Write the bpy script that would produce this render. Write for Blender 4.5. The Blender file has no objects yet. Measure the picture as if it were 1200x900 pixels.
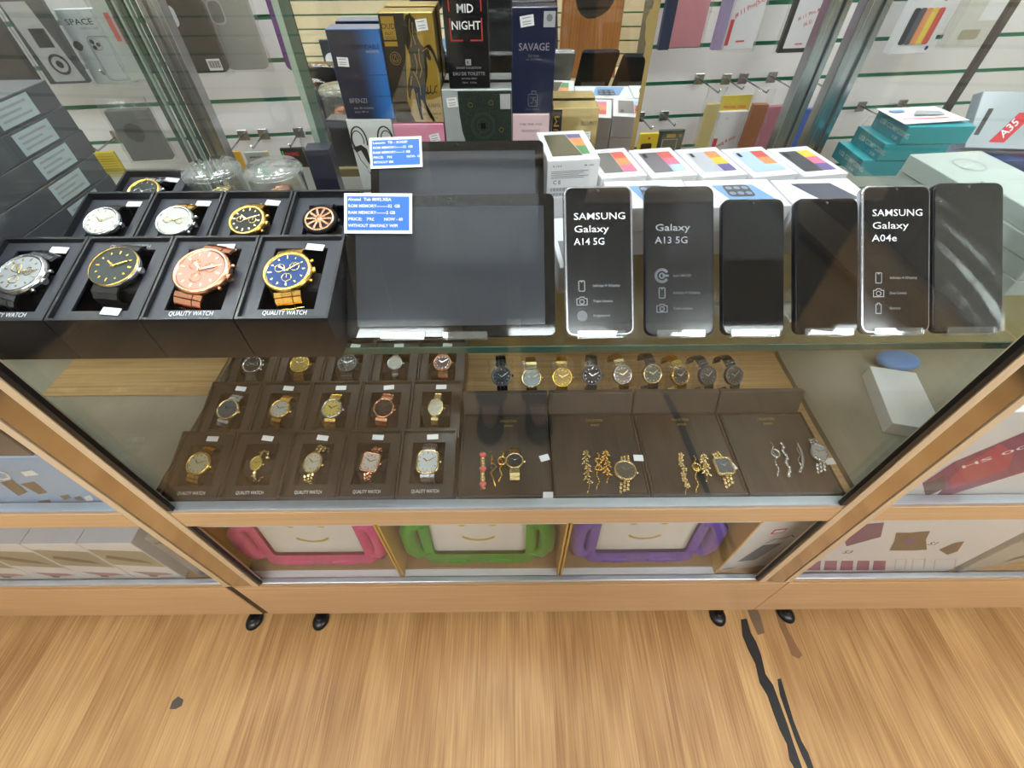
import bpy, bmesh, math, random
from mathutils import Vector, Matrix
random.seed(7)
SC = bpy.context.scene
COL = SC.collection
PI = math.pi
R = math.radians

# ------------------------------------------------------------------ camera
F = 530.0; CAM_H = 1.25; PITCH = R(47.95); ROLL = R(0.5)
_f = Vector((0, math.cos(PITCH), -math.sin(PITCH)))
_r0 = Vector((1, 0, 0)); _u0 = Vector((0, math.sin(PITCH), math.cos(PITCH)))
_r = math.cos(ROLL) * _r0 - math.sin(ROLL) * _u0
_u = math.sin(ROLL) * _r0 + math.cos(ROLL) * _u0
cam = bpy.data.cameras.new('camera'); cam_o = bpy.data.objects.new('camera', cam); COL.objects.link(cam_o)
cam.sensor_width = 36; cam.lens = 36 * F / 1200; cam.clip_start = 0.01; cam.clip_end = 50
cam_o.matrix_world = Matrix(((_r.x, _u.x, -_f.x, 0), (_r.y, _u.y, -_f.y, 0), (_r.z, _u.z, -_f.z, CAM_H), (0, 0, 0, 1)))
SC.camera = cam_o

# measured positions: the ray of a photo pixel met with a real plane of the place
def ray(px, py):
    return (px - 600) / F * _r - (py - 450) / F * _u + _f
def onz(px, py, z):
    d = ray(px, py); t = (z - CAM_H) / d.z; return Vector((d.x * t, d.y * t, z))
def ony(px, py, y):
    d = ray(px, py); t = y / d.y; return Vector((d.x * t, y, CAM_H + d.z * t))
WYAW = 0.105                      # the slat wall is not quite parallel to the counter
WY = 1.2
def onwall(px, py, off):
    d = ray(px, py); t = (WY - off) / (d.y - WYAW * d.x); return Vector((d.x * t, d.y * t, CAM_H + d.z * t))

T = Matrix.Translation
def RX(a): return Matrix.Rotation(a, 4, 'X')
def RY(a): return Matrix.Rotation(a, 4, 'Y')
def RZ(a): return Matrix.Rotation(a, 4, 'Z')
def S(x, y, z): return Matrix.Diagonal((x, y, z, 1))
FRONT = RX(PI / 2)                # drawing plane turned to face -Y
I4 = Matrix.Identity(4)

# ------------------------------------------------------------------ mesh builder
class MB:
    def __init__(s): s.v = []; s.f = []; s.sm = []
    def add(s, vs, fs, M=None, smooth=False):
        o = len(s.v)
        for v in vs:
            v = Vector(v); s.v.append(M @ v if M is not None else v)
        for f in fs: s.f.append([i + o for i in f]); s.sm.append(smooth)
        return s
    def box(s, x0, x1, y0, y1, z0, z1, M=None):
        vs = [(x0, y0, z0), (x1, y0, z0), (x1, y1, z0), (x0, y1, z0), (x0, y0, z1), (x1, y0, z1), (x1, y1, z1), (x0, y1, z1)]
        return s.add(vs, [(0, 3, 2, 1), (4, 5, 6, 7), (0, 1, 5, 4), (1, 2, 6, 5), (2, 3, 7, 6), (3, 0, 4, 7)], M)
    def hexa(s, vs, M=None):
        return s.add(vs, [(0, 3, 2, 1), (4, 5, 6, 7), (0, 1, 5, 4), (1, 2, 6, 5), (2, 3, 7, 6), (3, 0, 4, 7)], M)
    def loft(s, rings, M=None, caps=True, closed=False, smooth=True):
        n = len(rings[0]); vs = [p for r in rings for p in r]; fs = []
        m = len(rings)
        for k in range(m if closed else m - 1):
            k2 = (k + 1) % m
            for i in range(n):
                j = (i + 1) % n
                fs.append((k * n + i, k * n + j, k2 * n + j, k2 * n + i))
        s.add(vs, fs, M, smooth)
        if caps and not closed:
            s.add(rings[0], [tuple(range(n - 1, -1, -1))], M); s.add(rings[-1], [tuple(range(n))], M)
        return s
    def prism(s, pts, z0, z1, M=None, smooth=False):
        return s.loft([[(x, y, z0) for x, y in pts], [(x, y, z1) for x, y in pts]], M, smooth=smooth)
    def flat(s, pts, z, M=None):
        return s.add([(x, y, z) for x, y in pts], [tuple(range(len(pts)))], M)
    def lathe(s, prof, n=24, M=None, caps=True):
        return s.loft([[(r * math.cos(2 * PI * i / n), r * math.sin(2 * PI * i / n), z) for i in range(n)] for r, z in prof], M, caps=caps)
    def tube(s, path, r, n=8, M=None, closed=False):
        path = [Vector(p) for p in path]; rings = []; m = len(path); up = None
        for i, p in enumerate(path):
            a = path[(i - 1) % m] if (closed or i > 0) else p
            b = path[(i + 1) % m] if (closed or i < m - 1) else p
            t = (b - a).normalized()
            if up is None: up = Vector((0, 0, 1)) if abs(t.z) < .9 else Vector((1, 0, 0))
            u = t.cross(up)
            if u.length < 1e-6: u = t.cross(Vector((0, 1, 0)))
            u.normalize(); w = u.cross(t).normalized(); up = w
            rr = r[i] if isinstance(r, (list, tuple)) else r
            rings.append([p + rr * (math.cos(2 * PI * k / n) * u + math.sin(2 * PI * k / n) * w) for k in range(n)])
        return s.loft(rings, M, closed=closed)
    def ball(s, c, r, n=10, m=6, M=None, sc=(1, 1, 1)):
        c = Vector(c); prof = []
        rings = []
        for k in range(1, m):
            a = PI * k / m
            rings.append([c + Vector((sc[0] * r * math.sin(a) * math.cos(2 * PI * i / n), sc[1] * r * math.sin(a) * math.sin(2 * PI * i / n), -sc[2] * r * math.cos(a))) for i in range(n)])
        return s.loft(rings, M)
    def build(s, name, mat, parent=None, M=None, bevel=0, seg=2):
        me = bpy.data.meshes.new(name)
        me.from_pydata([tuple(v) for v in s.v], [], s.f); me.validate(); 
        if len(me.polygons) == len(s.sm): me.polygons.foreach_set('use_smooth', s.sm)
        bm = bmesh.new(); bm.from_mesh(me)
        bmesh.ops.remove_doubles(bm, verts=bm.verts, dist=1e-6)
        bmesh.ops.recalc_face_normals(bm, faces=bm.faces)
        bm.to_mesh(me); bm.free()
        me.materials.append(mat)
        o = bpy.data.objects.new(name, me); COL.objects.link(o)
        if parent is not None: o.parent = parent
        if M is not None: o.matrix_basis = M
        if bevel:
            b = o.modifiers.new('bevel', 'BEVEL'); b.width = bevel; b.segments = seg; b.limit_method = 'ANGLE'; b.angle_limit = R(40)
        return o

def tag(o, label, cat, group=None, kind=None):
    o['label'] = label; o['category'] = cat
    if group: o['group'] = group
    if kind: o['kind'] = kind
    return o
def thing(name, label, cat, M=I4, group=None):
    o = bpy.data.objects.new(name, None); COL.objects.link(o); o.empty_display_size = .02
    o.matrix_basis = M
    return tag(o, label, cat, group)
def struct(o):
    o['kind'] = 'structure'; return o

def rrect(w, h, r, n=6, cx=0, cy=0):
    pts = []
    for sx, sy, a0 in ((1, 1, 0), (-1, 1, 90), (-1, -1, 180), (1, -1, 270)):
        for k in range(n + 1):
            a = R(a0 + 90 * k / n)
            pts.append((cx + sx * (w / 2 - r) + r * math.cos(a), cy + sy * (h / 2 - r) + r * math.sin(a)))
    return pts
def rect(x0, x1, y0, y1): return [(x0, y0), (x1, y0), (x1, y1), (x0, y1)]
def circ(r, n=24, cx=0, cy=0, ry=None): return [(cx + r * math.cos(2 * PI * i / n), cy + (ry or r) * math.sin(2 * PI * i / n)) for i in range(n)]
def stroke(mb, pts, w, z=0, M=None, closed=False):
    # a thin flat line drawn as quads
    n = len(pts)
    for i in range(n if closed else n - 1):
        a = Vector(pts[i] + (0,) if len(pts[i]) == 2 else pts[i]); b = Vector(pts[(i + 1) % n] + (0,))
        d = b - a
        if d.length < 1e-7: continue
        d.normalize(); q = Vector((-d.y, d.x, 0)) * w / 2; e = d * w * .3
        mb.add([(a - e + q).to_tuple()[:2] + (z,), (a - e - q).to_tuple()[:2] + (z,), (b + e - q).to_tuple()[:2] + (z,), (b + e + q).to_tuple()[:2] + (z,)], [(0, 1, 2, 3)], M)

_tx = {}
def text_mesh(s, bold, align):
    k = (s, bold, align)
    if k not in _tx:
        cu = bpy.data.curves.new('lettering', 'FONT'); cu.body = s; cu.size = 1; cu.resolution_u = 2; cu.align_x = align; cu.offset = bold
        o = bpy.data.objects.new('lettering', cu); COL.objects.link(o)
        bpy.context.view_layer.update()
        me = bpy.data.meshes.new_from_object(o.evaluated_get(bpy.context.evaluated_depsgraph_get()))
        me.name = 'lettering'; bpy.data.objects.remove(o); bpy.data.curves.remove(cu); _tx[k] = me
    return _tx[k]
def letters(lines, name, mat, parent, M, bold=0.0, align='LEFT'):
    """lines: (string, x, y, size[, width]) in the plane of M; one mesh"""
    mb = MB()
    for L in lines:
        s, x, y, size = L[:4]
        me = text_mesh(s, bold, align)
        if not me.vertices: continue
        sx = size
        if len(L) > 4:
            xs = [v.co.x for v in me.vertices]; sx = L[4] / max(max(xs) - min(xs), 1e-6)
        mb.add([(x + v.co.x * sx, y + v.co.y * size, 0) for v in me.vertices], [tuple(p.vertices) for p in me.polygons])
    return mb.build(name, mat, parent, M)

# ------------------------------------------------------------------ materials
def lin(c):
    c = c / 255.0
    return c / 12.92 if c <= .04045 else ((c + .055) / 1.055) ** 2.4
def rgb(c): return (lin(c[0]), lin(c[1]), lin(c[2]), 1)
_mats = {}
def mat(name, c, rough=.5, metal=0., coat=0., var=.06, scale=30., bump=0., bscale=200., spec=.5):
    if name in _mats: return _mats[name]
    m = bpy.data.materials.new(name); m.use_nodes = True; nt = m.node_tree; N = nt.nodes; L = nt.links
    b = N['Principled BSDF']
    tc = N.new('ShaderNodeTexCoord'); no = N.new('ShaderNodeTexNoise'); no.inputs['Scale'].default_value = scale; no.inputs['Detail'].default_value = 3
    mx = N.new('ShaderNodeMix'); mx.data_type = 'RGBA'
    a = rgb(c); mx.inputs[6].default_value = tuple(min(1, v * (1 - var)) for v in a[:3]) + (1,); mx.inputs[7].default_value = tuple(min(1, v * (1 + var)) for v in a[:3]) + (1,)
    L.new(tc.outputs['Object'], no.inputs['Vector']); L.new(no.outputs['Fac'], mx.inputs[0]); L.new(mx.outputs[2], b.inputs['Base Color'])
    b.inputs['Roughness'].default_value = rough; b.inputs['Metallic'].default_value = metal
    b.inputs['Coat Weight'].default_value = coat; b.inputs['Coat Roughness'].default_value = .06; b.inputs['Specular IOR Level'].default_value = spec
    if bump:
        n2 = N.new('ShaderNodeTexNoise'); n2.inputs['Scale'].default_value = bscale; n2.inputs['Detail'].default_value = 2
        bp = N.new('ShaderNodeBump'); bp.inputs['Strength'].default_value = bump; bp.inputs['Distance'].default_value = .002
        L.new(tc.outputs['Object'], n2.inputs['Vector']); L.new(n2.outputs['Fac'], bp.inputs['Height']); L.new(bp.outputs['Normal'], b.inputs['Normal'])
    _mats[name] = m; return m
def clear(name, tint=(.94, .97, .955), f0=.045, rough=0., haze=0., bump=0., bscale=60., maxf=1.):
    """thin clear sheet: straight-through light plus a mirror reflection that grows at grazing angles"""
    if name in _mats: return _mats[name]
    m = bpy.data.materials.new(name); m.use_nodes = True; nt = m.node_tree; N = nt.nodes; L = nt.links
    N.remove(N['Principled BSDF']); out = N['Material Output']
    tr = N.new('ShaderNodeBsdfTransparent'); tr.inputs[0].default_value = tint + (1,)
    gl = N.new('ShaderNodeBsdfGlossy'); gl.inputs['Roughness'].default_value = rough; gl.inputs[0].default_value = (1, 1, 1, 1)
    lw = N.new('ShaderNodeLayerWeight'); lw.inputs[0].default_value = .5
    pw = N.new('ShaderNodeMath'); pw.operation = 'POWER'; pw.inputs[1].default_value = 5
    ma = N.new('ShaderNodeMath'); ma.operation = 'MULTIPLY_ADD'; ma.inputs[1].default_value = maxf - f0; ma.inputs[2].default_value = f0
    mx = N.new('ShaderNodeMixShader')
    L.new(lw.outputs['Facing'], pw.inputs[0]); L.new(pw.outputs[0], ma.inputs[0]); L.new(ma.outputs[0], mx.inputs[0])
    src = tr
    if haze:
        df = N.new('ShaderNodeBsdfDiffuse'); df.inputs[0].default_value = (.9, .9, .92, 1); m2 = N.new('ShaderNodeMixShader'); m2.inputs[0].default_value = haze
        L.new(tr.outputs[0], m2.inputs[1]); L.new(df.outputs[0], m2.inputs[2]); src = m2
    L.new(src.outputs[0], mx.inputs[1]); L.new(gl.outputs[0], mx.inputs[2]); L.new(mx.outputs[0], out.inputs[0])
    if bump:
        tc = N.new('ShaderNodeTexCoord'); n2 = N.new('ShaderNodeTexNoise'); n2.inputs['Scale'].default_value = bscale; n2.inputs['Detail'].default_value = 3
        bp = N.new('ShaderNodeBump'); bp.inputs['Strength'].default_value = bump; bp.inputs['Distance'].default_value = .004
        L.new(tc.outputs['Object'], n2.inputs['Vector']); L.new(n2.outputs['Fac'], bp.inputs['Height'])
        L.new(bp.outputs['Normal'], gl.inputs['Normal']); L.new(bp.outputs['Normal'], lw.inputs['Normal'])
    _mats[name] = m; return m

def wood(name, light, dark, along='Y', strip=.09, length=.62, rough=.35, planks=True, coat=.15, gs=1.0):
    if name in _mats: return _mats[name]
    m = bpy.data.materials.new(name); m.use_nodes = True; nt = m.node_tree; N = nt.nodes; L = nt.links
    b = N['Principled BSDF']; tc = N.new('ShaderNodeTexCoord')
    mp = N.new('ShaderNodeMapping')
    if along == 'Y': mp.inputs['Rotation'].default_value = (0, 0, -PI / 2)     # brick rows run along Y
    if along == 'Z': mp.inputs['Rotation'].default_value = (0, PI / 2, 0)
    L.new(tc.outputs['Object'], mp.inputs['Vector'])
    vec = mp.outputs['Vector']
    bk = N.new('ShaderNodeTexBrick'); bk.inputs['Scale'].default_value = 1; bk.inputs['Brick Width'].default_value = length; bk.inputs['Row Height'].default_value = strip
    bk.inputs['Mortar Size'].default_value = .0004; bk.inputs['Mortar Smooth'].default_value = .3; bk.inputs['Bias'].default_value = 0; bk.offset = .37; bk.offset_frequency = 3
    bk.inputs['Color1'].default_value = (0, 0, 0, 1); bk.inputs['Color2'].default_value = (1, 1, 1, 1); bk.inputs['Mortar'].default_value = (.5, .5, .5, 1)
    L.new(vec, bk.inputs['Vector'])
    # shift the grain per board
    sep = N.new('ShaderNodeSeparateColor'); L.new(bk.outputs['Color'], sep.inputs[0])
    add = N.new('ShaderNodeVectorMath'); add.operation = 'ADD'
    cmb = N.new('ShaderNodeCombineXYZ'); sc7 = N.new('ShaderNodeMath'); sc7.operation = 'MULTIPLY'; sc7.inputs[1].default_value = 7.3
    L.new(sep.outputs[0], sc7.inputs[0]); L.new(sc7.outputs[0], cmb.inputs[0]); L.new(sc7.outputs[0], cmb.inputs[1])
    L.new(vec, add.inputs[0])
    if planks: L.new(cmb.outputs[0], add.inputs[1])
    st = N.new('ShaderNodeMapping'); st.inputs['Scale'].default_value = (2.2 * gs, 32 * gs, 32 * gs); L.new(add.outputs[0], st.inputs['Vector'])
    n1 = N.new('ShaderNodeTexNoise'); n1.inputs['Scale'].default_value = 1.0; n1.inputs['Detail'].default_value = 6; n1.inputs['Roughness'].default_value = .62; n1.inputs['Distortion'].default_value = .8
    L.new(st.outputs[0], n1.inputs['Vector'])
    st2 = N.new('ShaderNodeMapping'); st2.inputs['Scale'].default_value = (5 * gs, 240 * gs, 240 * gs); L.new(add.outputs[0], st2.inputs['Vector'])
    n2 = N.new('ShaderNodeTexNoise'); n2.inputs['Scale'].default_value = 1.0; n2.inputs['Detail'].default_value = 3; L.new(st2.outputs[0], n2.inputs['Vector'])
    wv = N.new('ShaderNodeTexWave'); wv.wave_type = 'RINGS'; wv.rings_direction = 'Y'; wv.inputs['Scale'].default_value = 1.0; wv.inputs['Distortion'].default_value = 5; wv.inputs['Detail'].default_value = 2; wv.inputs['Detail Scale'].default_value = 1.2
    st3 = N.new('ShaderNodeMapping'); st3.inputs['Scale'].default_value = (1.3 * gs, 22 * gs, 22 * gs); L.new(add.outputs[0], st3.inputs['Vector']); L.new(st3.outputs[0], wv.inputs['Vector'])
    def math_(op, a, bb, c=None):
        n = N.new('ShaderNodeMath'); n.operation = op
        for i, q in enumerate((a, bb, c)):
            if q is None: continue
            if isinstance(q, (int, float)): n.inputs[i].default_value = q
            else: L.new(q, n.inputs[i])
        return n.outputs[0]
    g = math_('MULTIPLY_ADD', n1.outputs['Fac'], .6, .03)
    g = math_('MULTIPLY_ADD', n2.outputs['Fac'], .8, g)
    g = math_('MULTIPLY_ADD', wv.outputs['Fac'], .13, g)
    if planks: g = math_('MULTIPLY_ADD', sep.outputs[0], .22, g)
    g = math_('SUBTRACT', g, .43 if planks else .34)
    cr = N.new('ShaderNodeValToRGB'); cr.color_ramp.elements[0].position = .18; cr.color_ramp.elements[1].position = .74
    cr.color_ramp.elements[0].color = rgb(light); cr.color_ramp.elements[1].color = rgb(dark)
    L.new(g, cr.inputs[0])
    if planks:
        mx = N.new('ShaderNodeMix'); mx.data_type = 'RGBA'; L.new(bk.outputs['Fac'], mx.inputs[0]); L.new(cr.outputs[0], mx.inputs[6]); mx.inputs[7].default_value = tuple(v * .72 for v in rgb(dark)[:3]) + (1,)
        L.new(mx.outputs[2], b.inputs['Base Color'])
    else: L.new(cr.outputs[0], b.inputs['Base Color'])
    b.inputs['Roughness'].default_value = rough; b.inputs['Coat Weight'].default_value = coat; b.inputs['Coat Roughness'].default_value = .2
    bp = N.new('ShaderNodeBump'); bp.inputs['Strength'].default_value = .06; bp.inputs['Distance'].default_value = .001; L.new(n2.outputs['Fac'], bp.inputs['Height']); L.new(bp.outputs[0], b.inputs['Normal'])
    _mats[name] = m; return m

def emit(name, c, strength):
    m = bpy.data.materials.new(name); m.use_nodes = True; N = m.node_tree.nodes; N.remove(N['Principled BSDF'])
    e = N.new('ShaderNodeEmission'); e.inputs[0].default_value = c + (1,); e.inputs[1].default_value = strength
    m.node_tree.links.new(e.outputs[0], N['Material Output'].inputs[0]); return m

GLASS = clear('glass_clear', (.968, .982, .975), .036, maxf=.5)
GLASSLOW = clear('glass_clear_lower', (.975, .985, .98), .02, maxf=.3)
SHELFGLASS = clear('glass_shelf', (.90, .945, .925), .03)
PLASTIC = clear('plastic_film_wrinkled', (.985, .985, .985), .035, .10, .025, .9, 55., .6)
FILM = clear('plastic_window', (.98, .98, .98), .02, .06, .0, .25, 14., .2)
ACRYL = clear('acrylic_clear', (.93, .95, .95), .07, .03, .06)
CUPPL = clear('plastic_cup', (.95, .965, .965), .10, .04, .05, .12, 25.)
EDGE = mat('glass_edge_green', (52, 84, 76), .15, 0, .6)
EDGEPALE = mat('glass_edge_pale', (150, 172, 160), .2, 0, .6)
FLOOR = wood('oak_laminate_floor', (212, 171, 116), (160, 117, 70), 'Y', .088, .95, .4)
DECKG = mat('grey_laminate_deck', (138, 134, 122), .35, 0, .3, .08, 6)
DECKW = wood('oak_laminate_deck', (200, 165, 118), (150, 112, 70), 'X', .2, 2., .4, False)
TAN = wood('beech_laminate_edge', (224, 190, 148), (206, 168, 122), 'X', .2, 2., .38, False)
TANZ = wood('beech_laminate_upright', (228, 206, 176), (214, 188, 152), 'Z', .2, 2., .38, False)
BRONZE = mat('bronze_anodised', (196, 182, 160), .13, .95, 0, .05, 8)
ALU = mat('aluminium', (190, 194, 198), .25, 1, 0, .05, 20)
ALUW = mat('aluminium_channel', (205, 212, 222), .3, .7, 0, .08, 40)
SEAL = mat('rubber_seal_black', (22, 22, 24), .4)
WHITEP = mat('white_board', (228, 226, 226), .45, 0, .1, .03, 6)
WALLP = mat('white_paint', (232, 230, 226), .7, 0, 0, .03, 4)
GREEN = mat('green_groove', (30, 128, 90), .4, 0, .2)
PAPER = mat('white_paper', (238, 238, 242), .6, 0, 0, .02)
CARD = mat('white_carton', (226, 226, 231), .4, 0, .25, .02)
CARDG = mat('offwhite_carton', (186, 196, 192), .45, 0, .1, .03)
GREY = mat('grey_print', (120, 120, 124), .5)
LGREY = mat('light_grey_print', (172, 172, 176), .5)
DGREY = mat('dark_grey_print', (60, 58, 60), .45)
INK = mat('black_ink', (24, 22, 24), .4)
WHITEINK = mat('white_ink', (240, 240, 244), .5)
SILINK = mat('silver_ink', (170, 170, 178), .35, .3)
GOLDINK = mat('gold_ink', (176, 146, 70), .35, .6)
BLACKP = mat('black_plastic', (20, 20, 22), .3, 0, .2)
BOXBLACK = mat('watch_box_black', (30, 30, 35), .4, 0, .15, .05, 60)
BOXINNER = mat('watch_box_charcoal', (48, 50, 60), .45, 0, .1, .05, 60)
BOXBROWN = mat('watch_box_brown', (32, 27, 25), .42, 0, .12, .06, 50)
BOXBROWNI = mat('watch_box_brown_insert', (40, 34, 31), .42, 0, .12, .06, 50)
CUSH = mat('black_cushion', (18, 17, 18), .75, 0, 0, .1, 40, .4, 300)
PADBROWN = mat('brown_pad', (34, 28, 25), .4, 0, .2, .06, 40)
GOLD = mat('gold_metal', (232, 190, 104), .22, 1, 0, .04)
PGOLD = mat('pale_gold_metal', (226, 204, 150), .22, 1, 0, .04)
SILVER = mat('steel_metal', (206, 208, 212), .2, 1, 0, .04)
ROSE = mat('rose_gold_metal', (228, 164, 132), .24, 1, 0, .04)
BLACKM = mat('black_metal', (30, 30, 34), .3, .8, 0, .05)
GUN = mat('gunmetal', (96, 98, 104), .28, .9, 0, .05)

# ================================================================== the setting
fl = MB().box(-2.7, 2.7, -2.3, 1.6, -.05, 0).build('floor', FLOOR); struct(fl)
ce = MB().box(-2.7, 2.7, -2.3, 1.6, 2.55, 2.6).build('ceiling', WALLP); struct(ce)
struct(MB().box(-2.75, -2.7, -2.3, 1.6, 0, 2.55).build('wall_left', WALLP))
struct(MB().box(2.7, 2.75, -2.3, 1.6, 0, 2.55).build('wall_right', WALLP))
PITCHS = .0716; GROOVE = .009
def slatwall(name, board, groove, M, x0, x1, zref):
    o = MB().box(x0, x1, .007, .05, 0, 2.55).build(name, groove, None, M); struct(o)
    mb = MB(); k0 = int(math.floor((zref - .05) / PITCHS))
    z = zref - k0 * PITCHS
    mb.box(x0, x1, 0, .0065, 0, z - GROOVE / 2)
    while z < 2.5:
        mb.box(x0, x1, 0, .0065, z + GROOVE / 2, z + PITCHS - GROOVE / 2); z += PITCHS
    mb.build('slat_boards', board, o)
    return o
slatwall('wall_back', WHITEP, GREEN, T((0, WY, 0)) @ RZ(math.atan(WYAW)), -2.75, 2.75, .930)
BEIGE = mat('beige_slat_board', (222, 204, 168), .5, 0, .05)
slatwall('wall_front', BEIGE, GREEN, T((0, -2.0, 0)) @ RZ(PI), -2.7, 2.7, .7)

# ceiling lights
LEDM = emit('led_diffuser', (.94, .975, 1.), 21.0)
for lx, ly, pl in [(-1.6, -1.12, 'at the left end of the row behind the photographer'), (-.65, -1.12, 'left of centre behind the photographer'), (.3, -1.12, 'just right of centre behind the photographer'),
                   (1.25, -1.12, 'second from the right behind the photographer'), (2.1, -1.12, 'at the right end of the row behind the photographer'), (-1.35, .80, 'above the left display counter'), (-.15, .80, 'above the middle display counter'), (1.05, .80, 'above the right display counter')]:
    t = thing('ceiling_light', 'square white LED ceiling panel ' + pl, 'ceiling light', T((lx, ly, 2.55)), 'LED ceiling panels')
    fr = MB(); a = .31
    for b in ((-a, a, -a, -a + .02), (-a, a, a - .02, a), (-a, -a + .02, -a + .02, a - .02), (a - .02, a, -a + .02, a - .02)): fr.box(b[0], b[1], b[2], b[3], -.014, -.0005)
    fr.build('frame', ALUW, t)
    MB().box(-.29, .29, -.29, .29, -.010, -.002).build('diffuser', LEDM, t)

# ================================================================== display counters
YF = .326; LOW = .25; DECK = .555; SHELF = .90; TOP = 1.9; BX = .575
GLASSMIR = None
def mirror_mat():
    m = bpy.data.materials.new('mirror_peeling_edge'); m.use_nodes = True; nt = m.node_tree; N = nt.nodes; L = nt.links; b = N['Principled BSDF']
    tc = N.new('ShaderNodeTexCoord'); sx = N.new('ShaderNodeSeparateXYZ'); L.new(tc.outputs['Object'], sx.inputs[0])
    no = N.new('ShaderNodeTexNoise'); no.inputs['Scale'].default_value = 22; no.inputs['Detail'].default_value = 4; L.new(tc.outputs['Object'], no.inputs['Vector'])
    def mth(op, a, bb):
        n = N.new('ShaderNodeMath'); n.operation = op
        for i, q in enumerate((a, bb)):
            if isinstance(q, (int, float)): n.inputs[i].default_value = q
            else: L.new(q, n.inputs[i])
        return n.outputs[0]
    d = mth('SUBTRACT', .212, sx.outputs[0])              # distance from the worn right edge
    nn = mth('MULTIPLY', mth('SUBTRACT', no.outputs['Fac'], .42), .06)
    worn = mth('LESS_THAN', d, nn); worn2 = mth('LESS_THAN', d, .007)
    w = mth('MAXIMUM', worn, worn2)
    mx = N.new('ShaderNodeMix'); mx.data_type = 'RGBA'; L.new(w, mx.inputs[0]); mx.inputs[6].default_value = (.86, .87, .84, 1); mx.inputs[7].default_value = rgb((158, 136, 84)); L.new(mx.outputs[2], b.inputs['Base Color'])
    met = mth('SUBTRACT', 1, w); L.new(met, b.inputs['Metallic']); L.new(mth('MULTIPLY', w, .5), b.inputs['Roughness'])
    return m
FOOTM = mat('black_rubber_foot', (18, 18, 18), .35, 0, .2)
def foot(parent, p, turn=0):
    M = T((p.x, p.y, 0)) @ RZ(turn)
    mb = MB(); mb.lathe([(.001, .001), (.019, .001), (.020, .004), (.017, .010), (.010, .014), (.001, .015)], 20, M @ S(1, 1.25, 1))
    mb.box(-.015, .015, .006, .05, .004, .012, M); mb.lathe([(.010, .008), (.010, .058)], 14, M @ T((0, .035, 0)))
    mb.lathe([(.006, .0145), (.006, .017), (.002, .0175)], 10, M)
    mb.build('foot', FOOTM, parent, bevel=.001)
def case(label, x0, x1, main, feet):
    t = thing('display_counter', label, 'display counter', I4, 'glass fronted display counters')
    xa, xb = (x0 + .03, x1 - .03) if main else (x0, x1)
    pa, pb = (x0 - .021, x1 + .008) if main else (x0, x1)
    MB().box(pa, pb, YF, YF + .02, .058, .246).build('plinth', TAN, t, bevel=.0015)
    MB().box(pa, pb, YF + .0005, YF + .013, .2465, .258).build('plinth_reflection_ledge', mat('brown_reflection_band', (196, 158, 116), .35, 0, .2), t)  # browner strip over the plinth, a reflection put into its colour
    e_ = .02 if main else 0
    MB().box(xa - e_, xb + e_, YF + .0205, .70, .235, LOW).build('lower_deck', DECKW, t)
    MB().box(xa, xb, YF + .003, YF + .014, .2585, .266).build('lower_channel', ALUW, t, bevel=.001)
    MB().box(xa, xb, YF + .007, YF + .012, .2665, .546).build('lower_glass', GLASSLOW, t)
    MB().box(xa, xb, YF, YF + .0195, .5465, .592).build('middle_rail', TAN, t, bevel=.001)
    MB().box(xa, xb, YF + .001, YF + .0165, .5925, .602).build('upper_channel', ALUW, t, bevel=.001)
    MB().box(xa, xb, YF + .006, YF + .012, .6025, TOP).build('front_glass', GLASS, t)
    MB().box(x0, x1, YF + .02, .72, DECK - .02, DECK).build('middle_deck', DECKW if main else DECKG, t)
    MB().box(x0, x1, .7205, .732, LOW, SHELF - .02).build('back_panel', mat('pale_oak_back', (206, 176, 128), .4, 0, .1, .1, 12), t)
    MB().box(x0, x1, .47, .48, LOW + .0005, DECK - .0205).build('lower_back_panel', mat('brown_back_board', (112, 84, 58), .5, 0, .05), t)
    MB().box(x0, x1, .36, .90, TOP + .001, TOP + .007).build('top_glass', GLASS, t)
    MB().box(x0, x1, YF, YF + .03, TOP + .001, TOP + .04).build('top_rail', TAN, t)
    if x1 < 0: MB().box(x1 - .34, x1 - .004, .602, .7195, DECK + .0003, DECK + .005).build('deck_board', DECKW, t)
    sh = MB().box(x0 + .004, x1 - .004, .3735, .86, SHELF - .009, SHELF).build('glass_shelf', SHELFGLASS, t)
    MB().box(x0 + .004, x1 - .004, .3715, .3733, SHELF - .009, SHELF).build('polished_edge', EDGE, sh)
    for f_ in feet: foot(t, f_[0], f_[1])
    return t
main = case('middle glass display counter holding phones, tablets and watches', -BX, BX, True,
            [(onz(375, 726, .01), -.1), (onz(842, 721, .01), 0.)])
left = case('left glass display counter with blue carton and white gadget boxes', -1.9, -BX - .038, False, [(onz(297, 726, .01), -.2)])
right = case('right glass display counter with purple printed carton inside', BX + .0095, 1.9, False, [(onz(922, 718, .01), .35)])
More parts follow.
